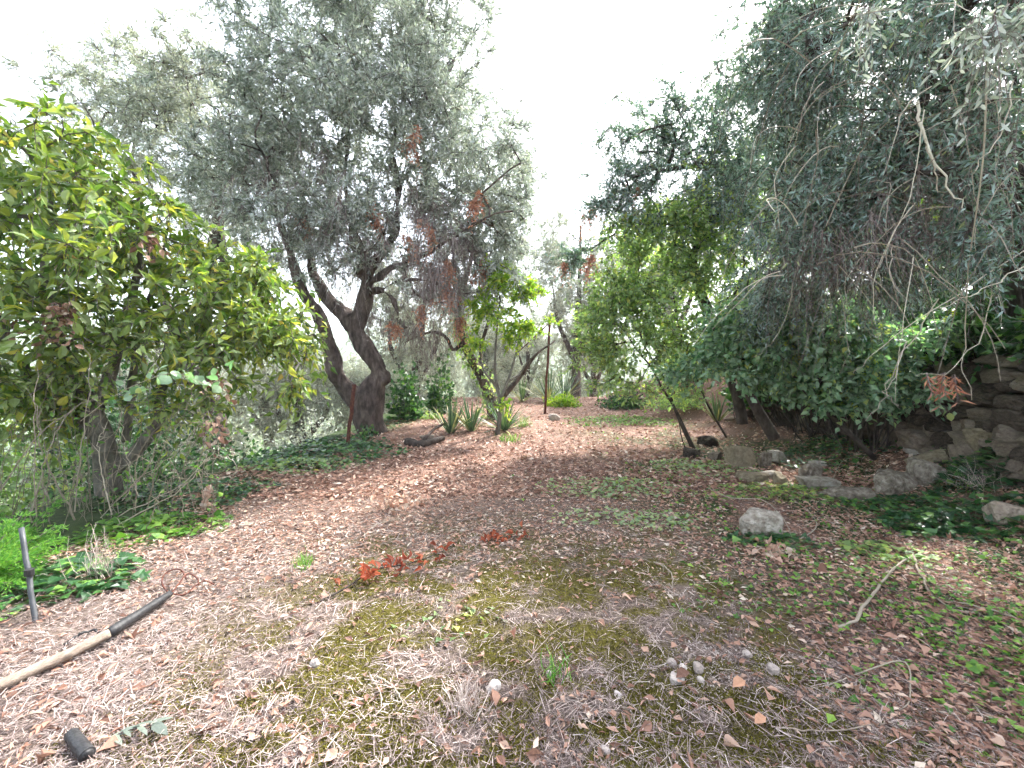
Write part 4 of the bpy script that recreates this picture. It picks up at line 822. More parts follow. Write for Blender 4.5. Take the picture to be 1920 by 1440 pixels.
for ctrl, lab in (([(318, 1128, .05), (304, 1112, .07), (312, 1100, .10), (338, 1096, .11), (350, 1102, .06)], 'l'), ([(320, 1128, .05), (336, 1116, .08), (352, 1102, .10), (370, 1100, .06), (372, 1102, .02)], 'm'), ([(322, 1127, .05), (346, 1126, .04), (366, 1112, .05), (384, 1102, .05), (402, 1101, .02)], 'r')):
    a = Acc(); tube(a, spline([gpt(*q_) for q_ in ctrl], 22), .0045, 7); part('wire_loop', a, fr, M['rust'], smooth=True)
a = Acc(); q0, q1 = gpt(134, 1390, .03), gpt(164, 1432, .035); ax = nrm(q1 - q0); tube(a, [q0, q0 + (q1 - q0) * .5, q1], [.023, .024, .026], 16, cap=False); tube(a, [q1, q1 + ax * .0015], [.026, .020], 16, cap=False); tube(a, [q1 + ax * .0015, q0 + (q1 - q0) * .4], [.020, .019], 16); tube(a, [q0 - ax * .001, q0], [.012, .023], 16)
o = link('pipe_piece', a.mesh('pipe_piece', M['black'], True)); o['label'] = 'short piece of black pipe with an open end lying at the bottom left'; o['category'] = 'pipe'
def bar(name, label, cat, base, top, r, mat, sides=8, extra=None):
    rt = root(name, tuple(base), label, cat); a = Acc(); c = np.linspace(base - np.array([0, 0, .1]), top, 8); c[1:-1] += np.random.default_rng(3).normal(size=(6, 3)) * r * .12; tube(a, c, r, sides); part('shaft', a, rt, mat, smooth=sides > 6)
    if extra: extra(rt)
    return rt
b = gpt(650, 838); t_ = P(664, 722, b[1])
def flange(rt):
    a = Acc(); tube(a, [t_ - [0, 0, .02], t_ + [0, 0, .015]], .045, 6); part('end_plate', a, rt, M['rust'])
bar('rusty_stake', 'rusty red iron stake leaning beside the forked olive trunk', 'stake', b, t_, .034, M['rust'], 4, flange)
b = gpt(1021, 776); t_ = P(1031, 602, b[1])
def brace(rt):
    a = Acc(); tube(a, [t_ - [0, 0, .04], P(972, 660, b[1] + .4)], .014, 6); part('brace', a, rt, M['rust'])
    a = Acc(); tube(a, [t_ - [0, 0, .06], t_ + [0, 0, .02]], .05, 6); part('clamp', a, rt, M['rust'])
bar('iron_post', 'thin brown iron post with a diagonal brace beside the citrus tree', 'post', b, t_, .036, M['rust'], 8, brace)
b = gpt(72, 1170); t_ = P(40, 990, b[1] + .2)
def tie(rt):
    a = Acc(); q_ = b + (t_ - b) * .52; tube(a, [q_ - [0, 0, .02], q_ + [0, 0, .02]], .024, 8); part('tie', a, rt, M['black'])
bar('garden_stake', 'grey garden stake leaning out of the feathery green shrub at lower left', 'stake', b, t_, .014, M['steel'], 8, tie)
# log by the olive
rt = root('log', tuple(gpt(800, 832)), 'short dark cut log lying by the sword plants near the big olive', 'log')
c = spline([gpt(762, 834, .06), gpt(790, 838, .06), gpt(832, 828, .07)], 10); part('stem', bark_mesh([np.c_[c, [.085, .08, .085, .07, .07, .075, .062, .06, .06, .05]]], M['bark_dark'], .018, .03), rt)
a = Acc(); tube(a, spline([gpt(795, 834, .1), gpt(815, 822, .2), gpt(835, 816, .25)], 6), np.linspace(.04, .02, 6), 6); part('stub', a, rt, M['bark'], smooth=True)

# ------------------------------------------------------------------ sticks
def stick(label, ctrl, r, mat, seed, branches=0, group='fallen sticks'):
    rng = np.random.default_rng(seed); c = spline([gpt(*q_) for q_ in ctrl], 20); c[1:-1] += rng.normal(size=(18, 3)) * r * .5
    rt = root('stick', tuple(c[0]), label, 'stick', group); a = Acc(); tube(a, c, np.linspace(r, r * .55, 20), 7); part('stem', a, rt, mat, smooth=True)
    for i in range(branches):
        j = rng.integers(5, 17); d = nrm(c[j + 1] - c[j]) ; s_ = nrm(np.cross(d, [0, 0, 1])) * rng.choice([-1, 1]); e = c[j] + (d + s_ * .8) * rng.uniform(.05, .14); e[2] = h1(e[0], e[1]) + rng.uniform(.01, .05)
        a = Acc(); tube(a, spline([c[j], (c[j] + e) / 2 + rng.normal(size=3) * .008, e], 6), np.linspace(r * .6, r * .25, 6), 5); part('side_twig', a, rt, mat, smooth=True)
stick('thick bent tan stick on the right, like a bow', [(1566, 1180, .012), (1600, 1172, .02), (1640, 1118, .03), (1680, 1072, .04), (1712, 1050, .05)], .011, M['pale_twig'], 81)
stick('darker stick meeting the tip of the bow shaped stick', [(1712, 1054, .05), (1728, 1090, .03), (1755, 1128, .02), (1800, 1150, .012), (1840, 1152, .01)], .009, M['wood'], 82)
stick('long thin arching stick in front of the round boulder', [(1322, 914, .01), (1370, 945, .07), (1430, 958, .12), (1470, 990, .08), (1488, 1018, .01)], .006, M['pale_twig'], 83, 1)
stick('short forked stick pointing at the arching stick end', [(1486, 1020, .015), (1530, 995, .03), (1518, 970, .05), (1490, 942, .02)], .006, M['pale_twig'], 84)
stick('grey forked dead twig in moss at lower centre', [(706, 1272, .01), (726, 1284, .015), (744, 1302, .015), (752, 1322, .01)], .0055, M['pale_twig'], 85, 3)
stick('whitish bent twig at the centre right', [(1226, 1056, .01), (1246, 1066, .015), (1260, 1082, .015), (1262, 1104, .01)], .006, M['pale_twig'], 86, 2)
stick('straight dark twig in the lower left straw', [(540, 1400, .01), (580, 1372, .02), (620, 1348, .015)], .004, M['wood'], 87)
stick('long straight twig lying left to right in the bottom right litter', [(1446, 1366, .01), (1540, 1380, .02), (1640, 1368, .02), (1700, 1356, .01)], .0035, M['wood'], 88)
stick('thin dark twig slanting through the centre moss', [(990, 1240, .01), (1040, 1190, .02), (1080, 1168, .01)], .003, M['wood'], 89)
stick('pale grey pair of straight stalks left of the dry weed', [(680, 1008, .01), (705, 988, .02), (740, 975, .01)], .005, M['pale_twig'], 90, 1)
stick('dark curled root end beside the pole', [(120, 1212, .01), (150, 1200, .03), (175, 1192, .03), (192, 1196, .02)], .008, M['black'], 91)
stick('slender pale stalk across the green leaves at the middle right', [(1560, 905, .02), (1580, 880, .12), (1620, 874, .12), (1670, 888, .05)], .004, M['pale_twig'], 92)
stick('thin tan stalk near the right edge of the litter', [(1780, 1130, .01), (1850, 1150, .03), (1925, 1168, .01)], .006, M['pale_twig'], 93)
stick('greenish bent stalk by the right sapling shade', [(1548, 1290, .01), (1690, 1250, .03), (1705, 1320, .02), (1680, 1338, .01)], .004, M['pale_twig'], 94)
stick('long thin stick lying across the middle right', [(1090, 966, .01), (1180, 962, .02), (1260, 968, .01)], .005, M['pale_twig'], 95)

# fallen branch with red leaves
rng = np.random.default_rng(96); c = spline([gpt(600, 1130, .01), gpt(650, 1108, .025), gpt(700, 1078, .035), gpt(770, 1064, .035), gpt(830, 1040, .03), gpt(868, 1012, .02)], 40)
rt = root('fallen_branch', tuple(c[0]), 'fallen branch with curled red brown leaves in the middle ground', 'branch')
a = Acc(); tube(a, c, np.linspace(.007, .003, 40), 6); part('stem', a, rt, M['bark_dark'], smooth=True)
ps, ds = [], []
for j, n in [(7, 2), (11, 4), (12, 3), (16, 8), (20, 6), (22, 7), (24, 6), (25, 4), (29, 3), (31, 5)]:
    for i in range(n):
        ps.append(c[j] + rng.normal(size=3) * np.array([.06, .06, .008]) + [0, 0, .0]); d = rnd_dir(1, rng)[0] + np.array([0, 0, .25]); d[2] = abs(d[2]) * .6; ds.append(d)
leaves(rt, 'l', T_dry(.4, .8, 3), 'redleaf', np.array(ps), nrm(np.array(ds)), rng, .095, .013, M['redleaf'], n_obj=len(ps), rnd=rng.uniform(.1, .8, len(ps)))
# the small branch continued to the right
rng = np.random.default_rng(97); c = spline([gpt(905, 1022, .02), gpt(940, 1016, .04), gpt(1000, 1010, .03), gpt(1060, 998, .01)], 20); rt = root('fallen_branch', tuple(c[0]), 'smaller twig with reddish shrivelled leaves right of the red leaved branch', 'branch')
a = Acc(); tube(a, c, np.linspace(.004, .002, 20), 5); part('stem', a, rt, M['bark_dark'], smooth=True)
ps = np.repeat(c[2:12], 4, 0) + rng.normal(size=(40, 3)) * .03; ps[:, 2] = np.abs(ps[:, 2] - c[0][2]) + c[0][2]; leaves(rt, 'l', T_dry(.4, .8, 3), 'redleaf', ps, rnd_dir(40, rng), rng, .07, .013, M['redleaf'], n_obj=40, rnd=rng.uniform(.1, .8, 40))
# green sprig bottom left
rng = np.random.default_rng(98); c = spline([gpt(196, 1395, .01), gpt(235, 1384, .03), gpt(285, 1368, .02)], 12); rt = root('olive_sprig', tuple(c[0]), 'cut sprig with long dull green leaves at the bottom left', 'sprig')
a = Acc(); tube(a, c, .0025, 5); part('stem', a, rt, M['twig'])
ps = c[[1, 2, 4, 5, 7, 8, 10, 11]] + [0, 0, .008]; dd = np.array([[1, .5 * (-1) ** i, .05] for i in range(8)]); leaves(rt, 'l', T_lance(), 'sprig', ps, dd, rng, .10, .014, M['olive'], n_obj=8, rnd=rng.uniform(0, .5, 8), upbias=4)

# ------------------------------------------------------------------ tufts, weeds, shrubs near the camera
def tuft(name, label, cat, c, n, ln, hw, seed, mat, tilt=.8, group=None, rlo=0, rhi=1, spread=.04):
    rng = np.random.default_rng(seed); c = np.array(c); r = root(name, tuple(c), label, cat, group)
    az = rng.random(n) * 6.283; el = rng.random(n) ** .7 * tilt; d = np.stack([np.cos(az) * np.sin(el), np.sin(az) * np.sin(el), np.cos(el)], 1)
    a = Acc(); l_ = ln * rng.uniform(.4, 1.1, n); p = c + rng.normal(size=(n, 3)) * [spread, spread, .004]
    place(a, T_strip(3, .18), p, d, nrm(rng.normal(size=(n, 3)) + [0, 0, 1.]), l_, hw * np.ones(n), rng.uniform(rlo, rhi, n)); part('blade', a, r, mat, stuff=True); return r
tuft('grass_tuft', 'dry straw coloured grass tuft low in the centre', 'grass tuft', gpt(872, 1330), 150, .13, .0022, 101, M['straw'], .9, rlo=.5)
tuft('grass_tuft', 'fine green grass tuft left of the red leaved branch', 'grass tuft', gpt(573, 1062), 70, .13, .002, 102, M['fern'], .6)
tuft('grass_tuft', 'small green sprout tuft between the moss patches at low centre', 'grass tuft', gpt(1040, 1272), 40, .12, .003, 103, M['fern'], 1.1)
tuft('grass_tuft', 'tall dry grass tuft below the thorny stems', 'grass tuft', gpt(190, 1085), 60, .38, .002, 104, M['straw'], .4, rlo=.5)
tuft('grass_tuft', 'dry blond grass behind the bank right of the path end', 'grass tuft', (4.2, 14.6, h1(4.2, 14.6)), 260, .9, .006, 105, M['straw'], .5, rlo=.5, spread=.5)
tuft('grass_tuft', 'yellow tipped grass tuft beside the citrus stem', 'grass tuft', gpt(982, 800), 90, .28, .005, 106, M['clover'], .8, spread=.1)
tuft('grass_tuft', 'green grass tuft in front of the citrus stem', 'grass tuft', gpt(955, 828), 90, .2, .005, 107, M['clover'], .9, spread=.12)
tuft('grass_tuft', 'wispy grass tuft over the ivy at the right edge', 'grass tuft', gpt(1835, 915), 90, .35, .0022, 108, M['straw'], 1.2, rlo=.4, spread=.08)
for lab, ctr, n, ln, sd_, up in [('pale dried weed with shrivelled leaves left of centre', (735, 958), 60, .075, 110, .10), ('dried flat weed trailing right of the pale dried weed', (785, 948), 36, .06, 111, .03), ('small heap of curled dry vine at lower right of the boulder', (1445, 1040), 30, .06, 112, .03)]:
    rng = np.random.default_rng(sd_); c = gpt(*ctr); rt = root('dried_weed', tuple(c), lab, 'weed'); a = Acc()
    for i in range(9):
        e = c + rng.normal(size=3) * [.13, .06, 0] + [0, 0, rng.uniform(.3, 1.6) * up + .02]; tube(a, spline([c, (c + e) / 2 + rng.normal(size=3) * .02 + [0, 0, .02], e], 6), .002, 4, .7)
    part('stem', a, rt, M['pale_twig'], stuff=True)
    ps = c + rng.normal(size=(n, 3)) * [.10, .05, 0] + np.c_[np.zeros(n), np.zeros(n), np.abs(rng.normal(size=n)) * up + .01]
    leaves(rt, 'l', T_broad(.4, .5), 'weedleaf', ps, rnd_dir(n, rng), rng, ln, ln * .25, M['litter'], n_obj=n, rnd=rng.uniform(.6, .95, n))
# dried leaf bunch hanging at the tree's skirt
rng = np.random.default_rng(113); top = P(388, 905, 4.7); rt = root('dried_leaf_bunch', tuple(top), 'hanging bunch of pale dried leaves below the broadleaf tree', 'leaves'); a = Acc(); tube(a, spline([P(384, 820, 4.8), P(388, 870, 4.72), top, P(387, 965, 4.7)], 12), .0025, 4, .8); part('stem', a, rt, M['pale_twig'])
n = 46; t = rng.random(n); ps = top + (P(386, 968, 4.7) - top) * t[:, None] + rng.normal(size=(n, 3)) * .012; dd = rng.normal(size=(n, 3)) * .5 + [0, 0, -1.2]; leaves(rt, 'l', T_broad(.4, .4), 'drybunch', ps, nrm(dd), rng, .085, .022, M['litter'], n_obj=n, rnd=rng.uniform(.7, .97, n))

# thorny bare shrub: arching pale and green stems at the foot of the broadleaf tree
rng = np.random.default_rng(114); rt = root('thorny_shrub', tuple(gpt(180, 985)), 'tangle of bare arching thorny stems in front of the broadleaf tree', 'shrub'); a = Acc(); th = Acc(); tp, td_ = [], []
ctrls = [([(150, 1010, 4.2), (230, 965, 4.3), (330, 915, 4.4), (385, 865, 4.5), (425, 815, 4.6)], .007, .8), ([(120, 1040, 4.0), (220, 985, 4.1), (320, 930, 4.3), (380, 880, 4.5)], .009, .6), ([(180, 980, 4.4), (260, 900, 4.4), (330, 850, 4.5), (370, 800, 4.6), (390, 770, 4.6)], .005, .7),
         ([(385, 865, 4.5), (420, 855, 4.5), (444, 870, 4.5), (438, 890, 4.5), (400, 902, 4.5)], .005, 1.), ([(390, 770, 4.6), (410, 850, 4.6), (380, 885, 4.6), (432, 893, 4.6)], .004, .9), ([(400, 828, 4.7), (450, 812, 4.7), (485, 800, 4.7), (508, 782, 4.7)], .004, .6),
         ([(210, 965, 4.3), (190, 880, 4.3), (185, 830, 4.3), (192, 800, 4.3)], .006, .9), ([(260, 930, 4.4), (240, 870, 4.4), (232, 820, 4.4), (222, 760, 4.4)], .005, .8), ([(140, 960, 4.1), (150, 860, 4.1), (160, 780, 4.1), (170, 700, 4.1), (155, 640, 4.1)], .006, .5),
         ([(60, 980, 3.8), (80, 880, 3.8), (110, 800, 3.9), (140, 760, 4.0)], .006, .3), ([(70, 1000, 3.7), (66, 900, 3.7), (66, 780, 3.7), (70, 690, 3.8)], .006, .2), ([(0, 920, 3.6), (60, 830, 3.7), (130, 770, 3.9), (200, 740, 4.1)], .006, .2), ([(140, 975, 4.1), (100, 900, 4.0), (75, 830, 3.9), (70, 760, 3.9)], .009, .3)]
for i in range(95):
    x = rng.uniform(-60, 400); y0 = rng.uniform(930, 1010); Y = rng.uniform(3.8, 4.8); dx = rng.uniform(-60, 150); hh = rng.uniform(60, 300)
    ctrls.append(([(x, y0, Y), (x + dx * .3 + rng.normal() * 12, y0 - hh * .45, Y), (x + dx * .7 + rng.normal() * 20, y0 - hh * .85, Y), (x + dx * 1.1 + rng.normal() * 14, y0 - hh, Y)], rng.uniform(.0016, .004), rng.random() * .35))
for ct, r0, rv in ctrls:
    c = spline([P(*q_) for q_ in ct], 18); c[1:-1] += rng.normal(size=(16, 3)) * .008; tube(a, c, np.linspace(r0, r0 * .4, 18), 5, rv * .8, cap=False)
    for j in range(2, 17):
        d = rnd_dir(1, rng)[0]; tp.append(c[j] ); td_.append(d)
        if rng.random() < .22: e = c[j] + rnd_dir(1, rng)[0] * rng.uniform(.06, .2) + [0, 0, .03]; tube(a, spline([c[j], (c[j] + e) / 2 + rng.normal(size=3) * .01, e], 5), np.linspace(r0 * .5, .001, 5), 4, rv, cap=False)
part('stem', a, rt, M['pale_twig'], stuff=True)
tp = np.array(tp); td_ = nrm(np.array(td_)); place(th, T_diamond(), tp, td_, rnd_dir(len(tp), rng), np.full(len(tp), .014), np.full(len(tp), .002), rng.random(len(tp))); part('thorn', th, rt, M['twig'], stuff=True)
sel = rng.random(len(tp)) < .12; leaves(rt, 'crown', T_broad(.1, .1), 'rose', tp[sel], td_[sel], rng, .06, .02, M['clover'])
# round blue green leaves on a vine in front
rng = np.random.default_rng(115); rt = root('climbing_vine', tuple(P(250, 720, 4.1)), 'vine with round blue green leaves crossing in front of the broadleaf tree', 'vine'); a = Acc(); c = spline([P(150, 790, 4.2), P(210, 745, 4.15), P(270, 715, 4.1), P(330, 700, 4.1), P(390, 720, 4.1), P(430, 690, 4.1)], 30); tube(a, c, .003, 5, .6); part('stem', a, rt, M['pale_twig'])
ii = rng.integers(6, 30, 38); leaves(rt, 'l', T_broad(.1, .08), 'vine', c[ii] + rng.normal(size=(38, 3)) * .05, nrm(rng.normal(size=(38, 3)) + [0, -.3, -.2]), rng, .085, .04, M['shrub'], n_obj=38, rnd=rng.uniform(.4, .95, 38), upbias=.8)
# feathery shrub
def feather(label, c, n, L, seed):
    rng = np.random.default_rng(seed); c = np.array(c); r = root('feathery_shrub', tuple(c), label, 'shrub'); tips = c + nrm(rng.normal(size=(n, 3)) * [1, .7, .3] + [.45, -.1, .75]) * L * rng.uniform(.4, 1, (n, 1)); a = Acc(); pos = []; dr = []
    for t_ in tips:
        cc = spline([c, (c + t_) / 2 + [0, 0, .06 * L], t_], 9); tube(a, cc, np.linspace(.005, .0015, 9), 4, .3, cap=False); D = nrm(np.gradient(cc, axis=0)); 
        for j in range(2, 9):
            for s_ in (-1, 1):
                sd_ = nrm(np.cross(D[j], [0, 0, 1.])) * s_; fl = L * .22 * (1.1 - j / 10); k = 9
                for q_ in np.linspace(.1, 1, k): pos.append(cc[j] + (sd_ + D[j] * .7) * fl * q_ + [0, 0, -.03 * q_]); dr.append(D[j] * .8 + sd_ * rng.uniform(-.2, 1.2) + rng.normal(size=3) * .25)
    part('stem', a, r, M['twig'], stuff=True); pos = np.array(pos); dr = nrm(np.array(dr)); pos = np.repeat(pos, 2, 0) + rng.normal(size=(2 * len(pos), 3)) * .006; dr = nrm(np.repeat(dr, 2, 0) + rng.normal(size=(len(pos), 3)) * .4)
    leaves(r, 'crown', T_diamond(), 'f', pos, dr, rng, .04, .004, M['fern'])
feather('feathery light green conifer like shrub at the left edge', P(-60, 1110, 2.9), 40, .62, 116)
feather('smaller feathery green sprays below the thorny stems', P(20, 1040, 3.5), 18, .5, 117)

# ------------------------------------------------------------------ ivy and leafy ground plants
def ivy_patch(label, px, py, rx, ry, n, seed, mat, ln=.065, hgt=.10, n_obj=0, name='ivy_patch', group='ivy patches', T=None):
    rng = np.random.default_rng(seed); c = gpt(px, py); r = root(name, tuple(c), label, 'ground plant', group)
    a_ = rng.random(n) * 6.283; q_ = rng.random(n) ** .6 * (0.7 + .6 * vn(np.cos(a_) * 2 + seed, np.sin(a_) * 2 + seed, seed)); x = c[0] + np.cos(a_) * q_ * rx; y = c[1] + np.sin(a_) * q_ * ry
    z_ = H(x, y) + hgt * rng.random(n) * (1.15 - q_) + .008; pos = np.stack([x, y, z_], 1); d = nrm(rng.normal(size=(n, 3)) * [1, 1, .25] + [0, -.25, .05])
    a = Acc(); m = n // 5; b = pos[:m] * [1, 1, 0] + np.c_[np.zeros(m), np.zeros(m), H(x[:m], y[:m])]; e = pos[:m]; f_ = b + rng.normal(size=(m, 3)) * [.08, .08, 0] + [0, 0, .01]
    tubes_batch(a, np.stack([f_, (f_ + b) / 2 + [0, 0, .01], b + [0, 0, .01], e], 1), np.full((m, 4), .0014), rng.random(m)); part('runner', a, r, M['twig'], stuff=True)
    leaves(r, 'crown', T or T_ivy(), 'ivy', pos, d, rng, ln, ln * .55, mat, n_obj=n_obj, upbias=2.2); return r
ivy_patch('thick dark ivy mat below the rubble at the right', 1790, 985, .75, .42, 750, 121, M['ivy'], .08, .14, n_obj=220)
ivy_patch('ivy draped over the rubble by the tilted slab', 1870, 900, .6, .45, 600, 122, M['ivy'], .085, .35, n_obj=120)
ivy_patch('small ivy clump against the wall by the yellow leaf', 1800, 800, .35, .25, 170, 123, M['green'], .09, .35, n_obj=40)
ivy_patch('dark ivy spread between the long stone and the boulder', 1680, 950, .7, .35, 420, 124, M['ivy'], .065, .08, n_obj=60)
ivy_patch('ivy growing round the foot of the rounded boulder', 1450, 1015, .42, .22, 260, 125, M['ivy'], .06, .07, n_obj=50)
ivy_patch('loose ivy patch right of the rounded boulder', 1660, 1042, .45, .25, 200, 126, M['green'], .055, .06, n_obj=40)
ivy_patch('green creeping plants in front of the row of stones', 1490, 925, 1.1, .45, 900, 127, M['green'], .055, .07, n_obj=40)
ivy_patch('low green plant patch on the open ground right of centre', 1150, 915, .85, .5, 800, 128, M['green'], .05, .05)
ivy_patch('thin green patch in front of the low plant patch', 1190, 975, .8, .3, 330, 129, M['green'], .045, .04)
ivy_patch('green plants around the leaning sapling foot', 1310, 880, .9, .6, 800, 130, M['green'], .05, .06)
ivy_patch('low green growth on the path edge under the saplings', 1165, 790, 1.5, .9, 1100, 131, M['clover'], .055, .06)
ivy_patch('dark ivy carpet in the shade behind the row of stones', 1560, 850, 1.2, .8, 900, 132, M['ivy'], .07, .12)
ivy_patch('bright lime green ground ivy in the sun under the broadleaf tree', 285, 990, .6, .4, 520, 133, M['clover'], .07, .10, n_obj=80)
ivy_patch('dark green ground leaves by the garden stake', 130, 1085, .5, .35, 240, 134, M['ivy'], .085, .10, n_obj=60)
ivy_patch('ivy along the terrace edge under the thorny stems', 360, 925, 1.1, .6, 1100, 135, M['ivy'], .065, .12)
ivy_patch('low green weeds along the far terrace edge', 560, 872, .9, .5, 800, 136, M['green'], .06, .08)
ivy_patch('ivy and weeds round the rusty stake foot', 665, 838, .6, .35, 420, 137, M['ivy'], .065, .1)
ivy_patch('scattered bright seedlings at the lower right', 1790, 1160, 1.1, .6, 420, 138, M['clover'], .035, .04, n_obj=40)
ivy_patch('scattered seedlings in the bottom right corner', 1760, 1300, .6, .4, 170, 139, M['clover'], .035, .03, n_obj=40)
ivy_patch('small dull green rosette plants in the centre moss', 860, 1165, .34, .2, 30, 140, M['green'], .04, .015, n_obj=20, T=T_broad(.1, .1))
ivy_patch('tiny creeping plants under the bent tan stick', 1500, 1120, .8, .35, 200, 141, M['clover'], .03, .03)

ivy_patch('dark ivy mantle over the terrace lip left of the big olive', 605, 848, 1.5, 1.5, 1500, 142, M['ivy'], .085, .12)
ivy_patch('ivy hanging over the wall foot at the right edge', 1885, 860, .5, .3, 420, 143, M['ivy'], .085, .5, n_obj=60)
ivy_patch('ivy clump at the right edge below the wall courses', 1850, 780, .4, .3, 240, 144, M['ivy'], .085, .5)
# ------------------------------------------------------------------ ground litter
def scatter(n, ymin, ymax, rng, side=760):
    pmin = 700 + 1.5 * F / ymax; pmax = 700 + 1.5 * F / ymin; py = rng.uniform(pmin, pmax, n) if ymax < 7 else pmin + (pmax - pmin) * rng.random(n) ** 1.25
    y = 1.5 * F / (py - 700); x = rng.uniform(-960 - side, 960 + side, n) / F * y
    return x, y
def lay(x, y, rng, lift, tiltsd, align=None):
    e = .03; gxr = (H(x + e, y) - H(x - e, y)) / (2 * e); gyr = (H(x, y + e) - H(x, y - e)) / (2 * e)
    ang = rng.random(len(x)) * 6.283 if align is None else align; dx, dy = np.cos(ang), np.sin(ang)
    d = np.stack([dx, dy, gxr * dx + gyr * dy + rng.normal(size=len(x)) * tiltsd], 1); n_ = nrm(np.stack([-gxr, -gyr, np.ones(len(x))], 1))
    return np.stack([x, y, H(x, y) + lift], 1), nrm(d), n_
def inb(x, y): return (x > bare_x(y) - .6) & (x < wall_x(y) + .1)
rng = np.random.default_rng(151)
x, y = scatter(330000, 1.15, 9, rng); k = inb(x, y) & (rng.random(len(x)) < (1 - .45 * m_leafy(x, y)) * (1 - .68 * m_moss(x, y)) * (1 - .35 * m_green(x, y)) * (.35 + .9 * fbm(x * 3, y * 3, 61, 3))); x, y = x[k], y[k]; n = len(x)
al = 3.0 * fbm(x * .8, y * .8, 71, 2) * 2 + rng.normal(size=n) * 1.3
p_, d_, u_ = lay(x, y, rng, rng.random(n) ** 1.5 * .022 + .002, .14, al); l_ = (.015 + .085 * rng.random(n) ** 2.2) * (1 + .10 * y); a = Acc(); tone = np.clip(rng.beta(1.2, 1.7, n) * .95 - .08 + .45 * (fbm(x * 2, y * 2, 81, 3) - .35) - .25 * m_leafy(x, y), 0, 1)
place(a, T_strip(1, 0), p_[::2], d_[::2], nrm(u_ + rng.normal(size=(n, 3)) * .35)[::2], l_[::2] * .8, (rng.uniform(.0006, .0016, n) * (1 + .28 * y))[::2], tone[::2]); p_, d_, u_, l_, tone, y = p_[1::2], d_[1::2], u_[1::2], l_[1::2], tone[1::2], y[1::2]; n = len(y)
place(a, T_strip(2, .05), p_, d_, nrm(u_ + rng.normal(size=(n, 3)) * .35), l_, rng.uniform(.0005, .0014, n) * (1 + .22 * y), tone); o = link('straw', a.mesh('straw', M['straw'])); o['kind'] = 'stuff'; o['label'] = 'dry straw and stalks covering the ground'; o['category'] = 'straw'
rng = np.random.default_rng(152)
x, y = scatter(190000, 1.15, 19, rng, 500); k = inb(x, y) & (rng.random(len(x)) < (.10 + .9 * m_leafy(x, y)) * (1 - .8 * m_moss(x, y)) * (.4 + .9 * fbm(x * 2.5, y * 2.5, 62, 3))); x, y = x[k], y[k]; n = len(x)
p_, d_, u_ = lay(x, y, rng, rng.random(n) * .02 + .003, .22); l_ = rng.uniform(.015, .06, n) * (1 + .035 * y); a = Acc()
place(a, T_kite(), p_, d_, nrm(u_ + rng.normal(size=(n, 3)) * .5), l_, l_ * rng.uniform(.12, .3, n), np.clip(rng.beta(1.6, 1.8, n) + .1 * sst(6, 10, y), 0, 1)); o = link('leaf_litter', a.mesh('leaf_litter', M['litter'])); o['kind'] = 'stuff'; o['label'] = 'red brown leaf litter strewn over the terrace'; o['category'] = 'leaf litter'
rng = np.random.default_rng(157)
py_ = 742 + 190 * rng.random(120000) ** 1.35; y = 1.5 * F / (py_ - 690); x = rng.uniform(-1400, 1400, len(y)) / F * y; k = (x > bare_x(y) - .5) & (x < wall_x(y) + 3.5) & (y > 5) & (y < 22) & (rng.random(len(x)) < .25 + .9 * fbm(x * 2, y * 2, 64, 3)); x, y = x[k], y[k]; n = len(x)
p_, d_, u_ = lay(x, y, rng, rng.random(n) * .025 + .004, .3); l_ = rng.uniform(.04, .10, n) * (.8 + .03 * y); a = Acc()
place(a, T_diamond(), p_, d_, nrm(u_ + rng.normal(size=(n, 3)) * .5), l_, l_ * rng.uniform(.13, .32, n), np.clip(rng.beta(1.5, 1.5, n) * 1.05 + .1 * (fbm(x, y, 65, 3) - .5), 0, 1)); o = link('leaf_litter', a.mesh('leaf_litter', M['litter'])); o['kind'] = 'stuff'; o['label'] = 'red brown leaf litter on the far path and bank'; o['category'] = 'leaf litter'
rng = np.random.default_rng(158)
x, y = scatter(85000, 2.6, 6.9, rng, 200); k = inb(x, y) & (rng.random(len(x)) < .85 * sst(2.6, 4, y) * (1 - .6 * m_moss(x, y)) * (.45 + .7 * fbm(x * 3, y * 3, 66, 3))); x, y = x[k], y[k]; n = len(x)
p_, d_, u_ = lay(x, y, rng, rng.random(n) * .016 + .003, .22); l_ = rng.uniform(.02, .06, n) * (.8 + .06 * y); a = Acc()
place(a, T_diamond(), p_, d_, nrm(u_ + rng.normal(size=(n, 3)) * .5), l_, l_ * rng.uniform(.06, .26, n), np.clip(.12 + rng.beta(1.3, 1.3, n), 0, 1)); o = link('leaf_litter', a.mesh('leaf_litter', M['litter'])); o['kind'] = 'stuff'; o['label'] = 'fine tan chips and leaf bits across the middle of the clearing'; o['category'] = 'leaf litter'
rng = np.random.default_rng(153)
x, y = scatter(220000, 1.15, 6, rng, 60); k = inb(x, y) & (rng.random(len(x)) < m_moss(x, y)); x, y = x[k], y[k]; n = len(x); p_, d_, u_ = lay(x, y, rng, rng.random(n) * .006, .3); d_ = nrm(d_ + [0, 0, .7])
a = Acc(); place(a, T_diamond(), p_, d_, rnd_dir(n, rng), rng.uniform(.008, .020, n) * (1 + .05 * y), rng.uniform(.0015, .003, n) * (1 + .15 * y), np.clip(rng.random(n) * .8 + .5 * (fbm(x * 5, y * 5, 63, 3) - .4), 0, 1)); o = link('moss', a.mesh('moss', M['moss'])); o['kind'] = 'stuff'; o['label'] = 'olive brown moss cushions in the straw'; o['category'] = 'moss'
rng = np.random.default_rng(154)
